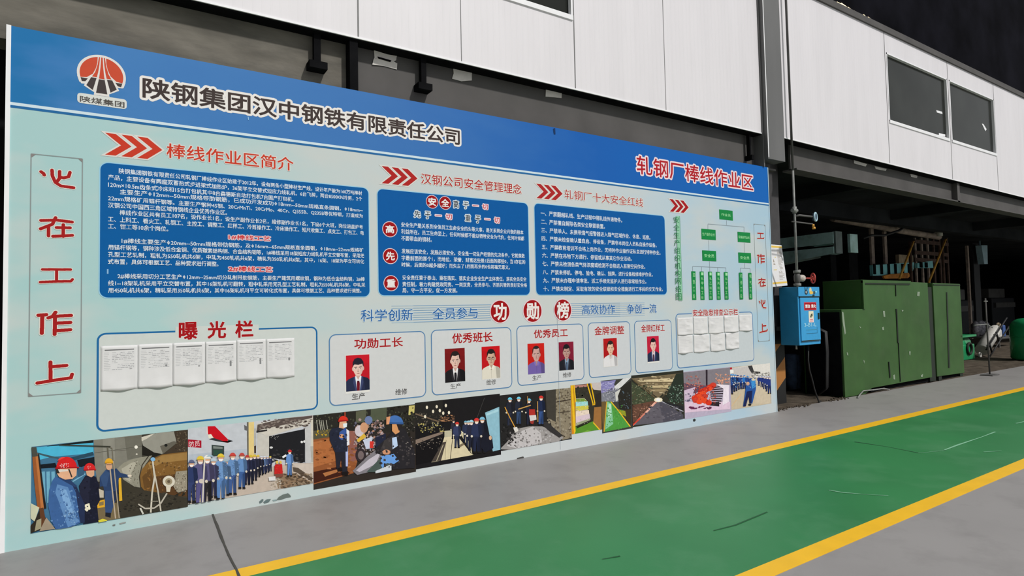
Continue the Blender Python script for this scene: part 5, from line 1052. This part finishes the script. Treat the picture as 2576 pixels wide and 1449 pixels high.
# ---------------------------------------------------------------- green sheet metal cabinets
cy0, cy1 = 0.085, 0.72
gc1 = empty('green_cabinet', (11.2, 0.4, 0), 'wide green sheet metal cabinet with a notched upper left corner', 'cabinet', 'green sheet metal cabinets')
pf = [(9.815,0),(10.42,0.0),(10.62,.075),(12.72,.085),(12.72,1.775),(10.44,1.805),(10.44,1.34),(9.815,1.34)]
MB().prism([(x,cy0,z) for x,z in pf], (0,cy1-cy0,0)).build('body', M['green_cab'], gc1, bevel=.006)
def fold(x0, z0, x1, z1, w, par, m='green_dark', d=.012): MB().prism([(x0-w/2,cy0-d,z0),(x0+w/2,cy0-d,z0),(x1+w/2,cy0-d,z1),(x1-w/2,cy0-d,z1)], (0,d+.004,0)).build('seam', M[m], par)
U = lambda px, py: at(px, py, cy0)
for a0, b0, w in (((2254,777),(2258,862),.035),((2259,862),(2264,960),.012),((2235,910),(2238,950),.03),((2252,715),(2253,745),.015)):
    p, q = U(*a0), U(*b0); fold(p.x, p.z, q.x, q.z, w, gc1)
MB().box((10.44,cy0-.018,1.755),(12.05,cy0+.01,1.80)).build('top_lip', M['green_cab'], gc1); MB().box((10.47,cy0-.014,1.735),(12.03,cy0+.01,1.752)).build('seam', M['green_dark'], gc1)
MB().box((10.44,cy0-.02,1.34),(10.50,cy0+.01,1.79)).build('corner_post', M['green_cab'], gc1)
for xx in (10.75, 12.55): MB().box((xx,cy0+.08,-.01),(xx+.1,cy1-.1,.09)).build('foot', M['green_dark'], gc1)
e1 = MB().box((9.803,cy0+.03,.01),(9.814,cy1-.03,1.30)).build('end_shade_sheet', M['black'], gc1); e1['label'] = 'added black sheet darkening the shaded left end'  # sheet added to darken the cabinet's shaded left face
MB().box((10.70,cy0+.06,0.0),(12.70,cy1-.2,.075)).build('gap_shade_block', M['black'], gc1)  # black block added to stand for the shadow in the gap underneath
gc2 = empty('green_cabinet', (13.5, 0.4, 0), 'narrow green sheet metal cabinet standing right of the wide one', 'cabinet', 'green sheet metal cabinets')
MB().prism([(x,cy0+.02,z) for x,z in ((12.97,.075),(14.12,.06),(14.12,1.765),(12.97,1.775))], (0,cy1-cy0,0)).build('body', M['green_cab'], gc2, bevel=.006)
p, q = at(2381,735,cy0+.02), at(2387,925,cy0+.02); MB().prism([(p.x-.02,cy0+.012,p.z),(p.x+.02,cy0+.012,p.z),(q.x+.03,cy0+.012,q.z),(q.x-.03,cy0+.012,q.z)], (0,.012,0)).build('seam', M['green_dark'], gc2)
MB().box((12.98,cy0+.008,1.735),(14.1,cy0+.022,1.75)).build('seam', M['green_dark'], gc2)
MB().box((13.0,cy0+.07,0.0),(14.05,cy1-.2,.06)).build('gap_shade_block', M['black'], gc2)  # added black block again, painting the gap below as shadow
for xx in (13.05, 13.95): MB().box((xx,cy0+.03,-.01),(xx+.12,cy1-.1,.08)).build('foot', M['green_dark'], gc2)
MB().box((12.73,cy0+.04,0.0),(12.96,cy1-.1,1.70)).build('joining_panel', M['green_dark'], gc1)
def chip(pl, par, c=(150,176,140), Y=cy0-.004):
    a = [at(x,y,Y) for x,y in pl]; MB().prism(a, (0,.003,0)).build('paint_chip', M['chip'], par)
for pl in ([(2308,734),(2314,734),(2313,745),(2307,744)],[(2221,782),(2226,782),(2227,797),(2223,797)],[(2118,784),(2122,786),(2128,838),(2125,842),(2120,810)],[(2219,824),(2223,822),(2224,830),(2220,830)],[(2287,884),(2291,884),(2290,894),(2288,893)],[(2161,821),(2166,823),(2165,826)],[(2268,780),(2273,780),(2271,785)],[(2130,885),(2133,888),(2134,895),(2131,893)],[(2317,944),(2322,941),(2321,948),(2317,948)],[(2247,944),(2251,942),(2252,955),(2248,954)],[(2172,905),(2175,908),(2174,915)]): chip(pl, gc1)
# hoses hung at the cabinet's left end
for k, (px, dx) in enumerate(((2082,0),(2090,.05),(2098,.02),(2106,.06))):
    x = 9.46 + .085*k; y = .16 + .04*k; t = MB(); pts = [(x,y+.30,.95),(x,y+.12,1.06),(x,y,1.0),(x+.01*math.sin(k),y-.01,.7),(x-.008,y,.4),(x+.01,y+.02,.15),(x,y+.14,.05)]
    o = t.tube(pts, .013+.004*(k%2), 8).build('rubber_hose', M['rubber'], None, (x, y, .05)); tag(o, 'black rubber hose hanging at the left end of the green cabinet', 'hose', 'hoses beside the green cabinet')
P = [gnd(2158,1001,.01), gnd(2163,993,.03), at(2172,983,cy0-.03), at(2196,981,cy0-.03), at(2224,977,cy0-.03), gnd(2226,979,.012)]
o = MB().tube([Vector((p.x, min(p.y, cy0-.03), p.z)) for p in P], .010, 8).build('bent_rod', M['pipe'], None, (P[0].x, cy0-.03, 0)); tag(o, 'thin bent grey rod lying at the foot of the green cabinet', 'rod')

# ---------------------------------------------------------------- far right: stand, cylinder trolley, tank, crate
sb = gnd(2490,944)
sd = empty('barrier_stand', (sb.x, sb.y, 0), 'thin grey upright stand on a flat base at the painted floor edge', 'stand')
x, y = sb.x, sb.y; zt_ = at(2484,750,y).z
MB().box((x-.17,y-.10,0),(x+.17,y+.10,.02)).build('base_plate', M['steel_dark'], sd, bevel=.006); MB().tube([(x,y,.02),(x-.02,y,zt_)], .014).build('pole', M['steel_grey'], sd)
MB().tube([(x-.09,y,zt_-.06),(x+.07,y,zt_-.06)], .009).build('cross_bar', M['pipe'], sd); MB().tube([(x-.02,y,.98),(x-.45,y+.05,.97)], .010).tube([(x-.02,y,.98),(x+.4,y+.05,.90)], .010).build('arm', M['pipe'], sd)
b0 = gnd(2462,899); yb = b0.y; ca = at(2470,893,yb); cb_ = at(2508,822,yb)
tr = empty('cylinder_trolley', (ca.x, yb, 0), 'leaning white gas cylinder strapped on a black hand trolley', 'gas cylinder')
ca.z = .17; d = (cb_-ca).normalized(); L_ = (cb_-ca).length
MB().tube([ca, ca+d*L_*.80, ca+d*L_*.90, ca+d*L_*.97, ca+d*(L_+.02)], [.15,.15,.12,.06,.045], 18).build('cylinder', M['cyl_white'], tr)
MB().tube([ca+d*(L_+.02), ca+d*(L_+.14)], .05).build('cylinder_cap', M['tan'], tr)
n_ = Vector((0,-1,0)); 
for sg_ in (-1, 1):
    o2 = Vector((d.z,0,-d.x))*.13*sg_ + Vector((0,-.17,0)); MB().tube([ca+o2-d*.18, ca+o2+d*(L_+.25)], .018).build('rail', M['rubber'], tr)
for t in (.1, .55): MB().tube([ca+Vector((d.z,0,-d.x))*.15+d*L_*t+Vector((0,-.16,0)), ca-Vector((d.z,0,-d.x))*.15+d*L_*t+Vector((0,-.16,0))], .02).build('strap', M['rubber'], tr)
MB().torus((ca.x-.18, yb-.02, .06), (0,1,0), .05, .025).build('wheel', M['cyl_white'], tr)
# bundle of goods behind the trolley
ybb = 2.5; xb = at(2530,880,ybb).x
tbl = empty('work_bench', (xb, ybb, 0), 'dark slatted bench loaded with boxes left of the green tank', 'bench')
w0 = at(2505,850,ybb).x; w1 = at(2556,850,ybb).x; zt2 = at(2530,846,ybb).z
MB().box((w0,ybb-.1,zt2-.04),(w1,ybb+.9,zt2)).build('bench_top', M['steel_dark'], tbl)
for xx in (w0+.02, w1-.1):
    for yy in (ybb-.08, ybb+.82): MB().box((xx,yy,-.01),(xx+.05,yy+.05,zt2-.04)).build('leg', M['steel_dark'], tbl)
MB().box((w0,ybb-.08,.25),(w1,ybb-.05,.30)).build('shelf_rail', M['steel_dark'], tbl)
o = MB().box((0,0,0),(.30,.25,.22), bev=.02).build('carton', M['cyl_white'], None, (0,0,0)); o.location = (w0+.03, ybb-.06, zt2); tag(o, 'white carton on the dark bench beside the leaning cylinder', 'carton')
o = MB().box((0,0,0),(.22,.22,.36), bev=.03).build('plastic_can', M['blue_can'], None, (0,0,0)); o.location = (w0+.42, ybb-.06, zt2); tag(o, 'dark blue plastic can standing on the bench', 'can')
hp = MB(); rnd = random.Random(8)
for k in range(9):
    c = Vector((w0+.05+.09*k, ybb+.55+rnd.uniform(-.05,.05), zt2+.105+rnd.uniform(0,.06))); rr = rnd.uniform(.09,.14)
    hp.tube([c+Vector((0,0,-.10)), c, c+Vector((0,0,.5*rr+.2)), c+Vector((0,0,.34))], [rr*.8,rr,rr*.9,rr*.3], 9)
o = hp.build('rag_heap', mat('mixed_rags', (.25,.24,.27), .95, var=.7, scale=11, bump=.6, bscale=14), None, (w0+.4, ybb+.55, zt2)); tag(o, 'heap of grey rags piled on the back of the bench', 'rags')
tk = gnd(2555,920); tx, ty = at(2598,880,.42).x, .42
tank = empty('air_tank', (tx, ty, 0), 'green domed air tank at the right edge of the photo', 'tank')
rT = .42; zT = at(2590,800,ty).z
prof = [(0.36,0.0),(rT,.05),(rT,zT-.26),(rT*.97,zT-.17),(rT*.85,zT-.08),(rT*.6,zT-.02),(rT*.3,zT)]
MB().tube([(tx,ty,z) for r_, z in prof], [r_ for r_, z in prof], 32).build('shell', M['tank'], tank)
MB().torus((tx,ty,zT*.56), (0,0,1), rT, .012, 32).build('weld_band', M['tank'], tank); MB().tube([(tx,ty,zT-.01),(tx,ty,zT+.10)], .05).build('top_nozzle', M['tank'], tank)
gb = gnd(2438,905); x0 = at(2420,870,gb.y).x; x1 = at(2452,870,gb.y).x
cr = empty('green_motor', (gb.x, gb.y, 0), 'small green motor unit behind the right cabinet edge', 'motor'); zc = at(2440,842,gb.y).z
MB().box((x0,gb.y,0),(x1,gb.y+.5,zc*.62), bev=.02).build('base', M['tank'], cr); MB().tube([(x0+.05,gb.y+.25,zc*.62),(x1-.1,gb.y+.25,zc*.62)], .22, 16).build('drum', M['tank'], cr); MB().box((x0-.1,gb.y-.03,zc-.05),(x1+.05,gb.y+.5,zc)).build('lid', M['tank'], cr)
MB().torus(((x0+x1)/2, gb.y-.02, zc*.45), (0,1,0), .13, .03).build('guard_ring', M['green_dark'], cr)

# ---------------------------------------------------------------- machinery in the dark hall behind
tx0 = at(2095,582,1.5).x; far = 4.2
tm = empty('teal_machine', (tx0, 2.6, 0), 'teal green machine frame with two long beams behind the gas pipe', 'machine frame')
z1_ = at(2095,583,1.5).z; z0_ = at(2095,612,1.5).z; za = at(2095,620,1.5).z; zb2 = at(2095,637,1.5).z
MB().box((tx0,1.5,z0_),(tx0+.30,far,z1_)).build('upper_beam', M['teal'], tm)
MB().prism([(tx0,1.5,za),(tx0,far,za),(tx0,far,za-.42),(tx0,1.5,zb2)], (.28,0,0)).build('lower_beam', M['teal'], tm)
MB().box((tx0+.02,1.46,zb2),(at(2119,610,1.46).x,1.52,z1_+.01)).build('end_plate', mat('grey_teal_plate', (.15,.19,.18), .7, var=.2), tm)
MB().box((tx0-.05,far-.35,0),(tx0+.30,far,z1_)).build('post', M['teal'], tm); MB().box((tx0+.02,2.0,za-.02),(tx0+.2,far,z0_+.02)).build('web_gap', M['black'], tm)
MB().box((tx0-.04,2.9,z0_),(tx0,3.05,z1_)).build('rib', M['teal'], tm)
MB().box((tx0+.06,1.6,-.01),(tx0+.26,1.8,zb2)).build('post', M['black'], tm)
p0 = at(2138,588,2.2); p1_ = at(2159,636,2.2)
tp = empty('sheet_cover', (p0.x, 2.2, 0), 'single pale teal panel on a dark post right of the machine frame', 'panel')
MB().box((p0.x,2.2,p1_.z),(p1_.x,2.26,p0.z)).build('panel', M['teal'], tp); MB().box((p0.x+.05,2.27,-.01),(p1_.x+.1,2.5,p1_.z+.2)).build('post', M['black'], tp)
# overhead pipe and platform with ribbed guard far behind
YF = 3.6
q0, q1 = at(2095,549,YF), at(2362,596,YF)
o = MB().tube([q0, at(2190,566,YF), at(2280,583,YF), q1], .09, 12).build('overhead_pipe', M['brown'], None, (q0.x, YF, q0.z)); ovp = o; tag(o, 'long dull grey overhead pipe crossing the dark hall', 'pipe')
P = [at(x,y,YF-.3) for x, y in ((2170,600),(2192,592),(2225,592),(2262,580),(2290,560))]; o = MB().tube(P, .035, 8).build('sagging_cable', M['rubber'], None, P[0]); tag(o, 'black sagging cable in front of the overhead pipe', 'cable')
pf_ = empty('guard_platform', (at(2245,700,YF).x, YF, 0), 'platform with ribbed turquoise guard sheet above the green cabinet', 'platform')
def quadbox(pl, Y, d, name, m, par): return MB().prism([at(x,y,Y) for x,y in pl], (0,d,0)).build(name, M[m], par)
quadbox([(2195,667),(2300,660),(2297,680),(2292,690),(2196,694)], YF, .08, 'guard_sheet', 'teal_bright', pf_)
for px in (2200,2218,2236,2253,2271,2287):
    u = at(px,668,YF-.02); v = at(px,690,YF-.02); MB().box((u.x-.05,YF-.03,v.z),(u.x+.05,YF,u.z+.05)).build('rib', M['black'], pf_)
quadbox([(2308,662),(2346,656),(2348,674),(2308,674)], YF+.3, .08, 'guard_sheet', 'teal_bright', pf_)
for px in (2317,2330): u = at(px,660,YF+.28); MB().box((u.x-.06,YF+.26,at(px,673,YF+.28).z),(u.x+.06,YF+.30,u.z)).build('rib', M['black'], pf_)
quadbox([(2194,695),(2292,691),(2288,706),(2194,708)], YF-.05, .5, 'deck_edge', 'black', pf_)
quadbox([(2222,694),(2240,690),(2286,686),(2290,694),(2284,700),(2226,701)], YF-.10, .12, 'orange_skirt', 'orange', pf_)
MB().box((at(2195,700,YF).x,YF+.1,-.01),(at(2200,700,YF).x,YF+.4,at(2200,695,YF).z)).build('leg', M['black'], pf_); MB().box((at(2285,700,YF).x,YF+.1,-.01),(at(2290,700,YF).x,YF+.4,at(2290,692,YF).z)).build('leg', M['black'], pf_)
for px, y0, y1, w, lab in ((2194,575,664,.17,'pale brown post at the left end of the turquoise guard'),(2227,582,664,.15,'dull brown post, second from left above the turquoise guard')):
    a0, b1 = at(px,y0,YF+.5), at(px+3,y1,YF+.5); a0.z = 4.0 if False else a0.z
    o = MB().box((a0.x-w/2,YF+.5,-.01),(a0.x+w/2,YF+.56,a0.z)).build('steel_post', M['brown'], None, (a0.x, YF+.6, 0)); tag(o, lab, 'post')
u, v = at(2261,640,YF+.6), at(2298,658,YF+.6); o = MB().box((u.x,YF+.6,v.z-.25),(v.x,YF+.7,u.z)).build('tan_crate', M['tan'], None, (u.x, YF+.65, v.z)); o.parent = pf_; o.location = o.location - pf_.location; o.name = 'tan_panel'
for (xa,ya,xb_,yb_), lab, Y in (((2298,607,2262,703),'short yellow sloping handrail in front of the turquoise guard',YF-.35),((2379,602,2336,712),'long yellow sloping handrail right of the turquoise guard',YF-.35)):
    u, v = at(xa,ya,Y), at(xb_,yb_,Y); r = empty('stair_handrail', (v.x, Y, 0), lab, 'handrail', 'yellow stair handrails')
    MB().tube([u, v], .03, 10).build('rail', M['yellow_rail'], r); MB().tube([v, Vector((v.x, Y, -.01))], .04).build('post', M['black'], r); MB().tube([u+Vector((0,.1,0)), Vector((u.x, Y+.1, -.01))], .04).build('post', M['rust'], r)
fr = empty('rusty_frame', (at(2335,640,YF+.8).x, YF+.8, 0), 'rusty lattice frame between the two yellow handrails', 'frame')
for px in (2303,2319,2334,2349,2364,2383): u = at(px,598,YF+.8); MB().box((u.x-.045,YF+.8,-.01),(u.x+.045,YF+.85,u.z)).build('upright', M['rust' if px > 2340 else 'brown'], fr)
for y in (606,634,652): u, v = at(2300,y,YF+.78), at(2385,y+2,YF+.78); MB().box((u.x,YF+.76,u.z-.07),(v.x,YF+.8,u.z+.05)).build('cross_bar', M['rust'], fr)
u = at(2359,584,YF-.2); o = MB().tube([(u.x,YF-.25,u.z-.13),(u.x,YF-.25,u.z+.10),(u.x,YF-.25,u.z+.14)], [.08,.08,.04], 12).tube([(u.x,YF-.25,u.z+.02),(u.x,YF-.11,u.z-.02)],.03,8).build('lamp_head', M['cyl_white'], None, (u.x,YF-.25,u.z)); o.parent = ovp; o.location = Vector((u.x,YF-.25,u.z)) - ovp.location
for px, y0, w, mm, lab in ((2435,618,.06,'brown','thin brown post right of the yellow handrails'),(2454,612,.28,'black_box','broad dark rusty post in the dark hall')):
    u = at(px,y0,4.9); o = MB().box((u.x-w,4.9,-.01),(u.x+w,4.98,u.z)).build('steel_post', M[mm], None, (u.x,5.0,0)); tag(o, lab, 'post')
u, v = at(2470,616,4.6), at(2484,665,4.6); o = MB().prism([at(x,y,4.6) for x, y in ((2469,617),(2484,617),(2485,664),(2476,664))], (0,.2,0)).tube([(u.x+.1,4.7,v.z+.2),(u.x+.1,4.7,3.805)],.03,8).build('pale_duct', M['gauge_ring'], None, (u.x, 4.6, v.z)); tag(o, 'short pale blue vertical duct in the dark hall at far right', 'duct')
for x, y, w, h, lab in ((31,6.5,2.2,1.5,'dark rusty machine block low in the hall, nearest the handrails'),(38,7.5,3.0,1.6,'dark grey machine block far right behind the tank')):
    r = empty('rolling_mill_stand', (x, y, 0), lab, 'machine'); MB().box((x,y,0),(x+w,y+1.2,h), bev=.05).build('housing', M['black_box'], r); MB().box((x+.2,y-.1,h-.5),(x+w-.2,y,h-.25)).build('panel', M['steel_dark'], r); MB().box((x+.3,y+.2,h),(x+w-.6,y+1,h+.5), bev=.04).build('gearbox', M['steel_dark'], r)
# loose dirt along the floor edge
o = MB(); rnd = random.Random(21)
for k in range(160):
    x = rnd.choice((rnd.uniform(7.99, 8.85), rnd.uniform(9.3, 9.75))); y = rnd.gauss(.06, .03); r = rnd.uniform(.004, .016); c = Vector((x, y, r*.4))
    o.tube([c-Vector((0,0,r)), c, c+Vector((0,0,r*.9))], [r*.5, r, r*.35], 6)
o = o.build('loose_dirt', M['dirt'], None, (8.8, .06, 0)); tag(o, 'loose dirt crumbs along the floor edge right of the board', 'dirt', kind='stuff')
bpy.context.view_layer.update()
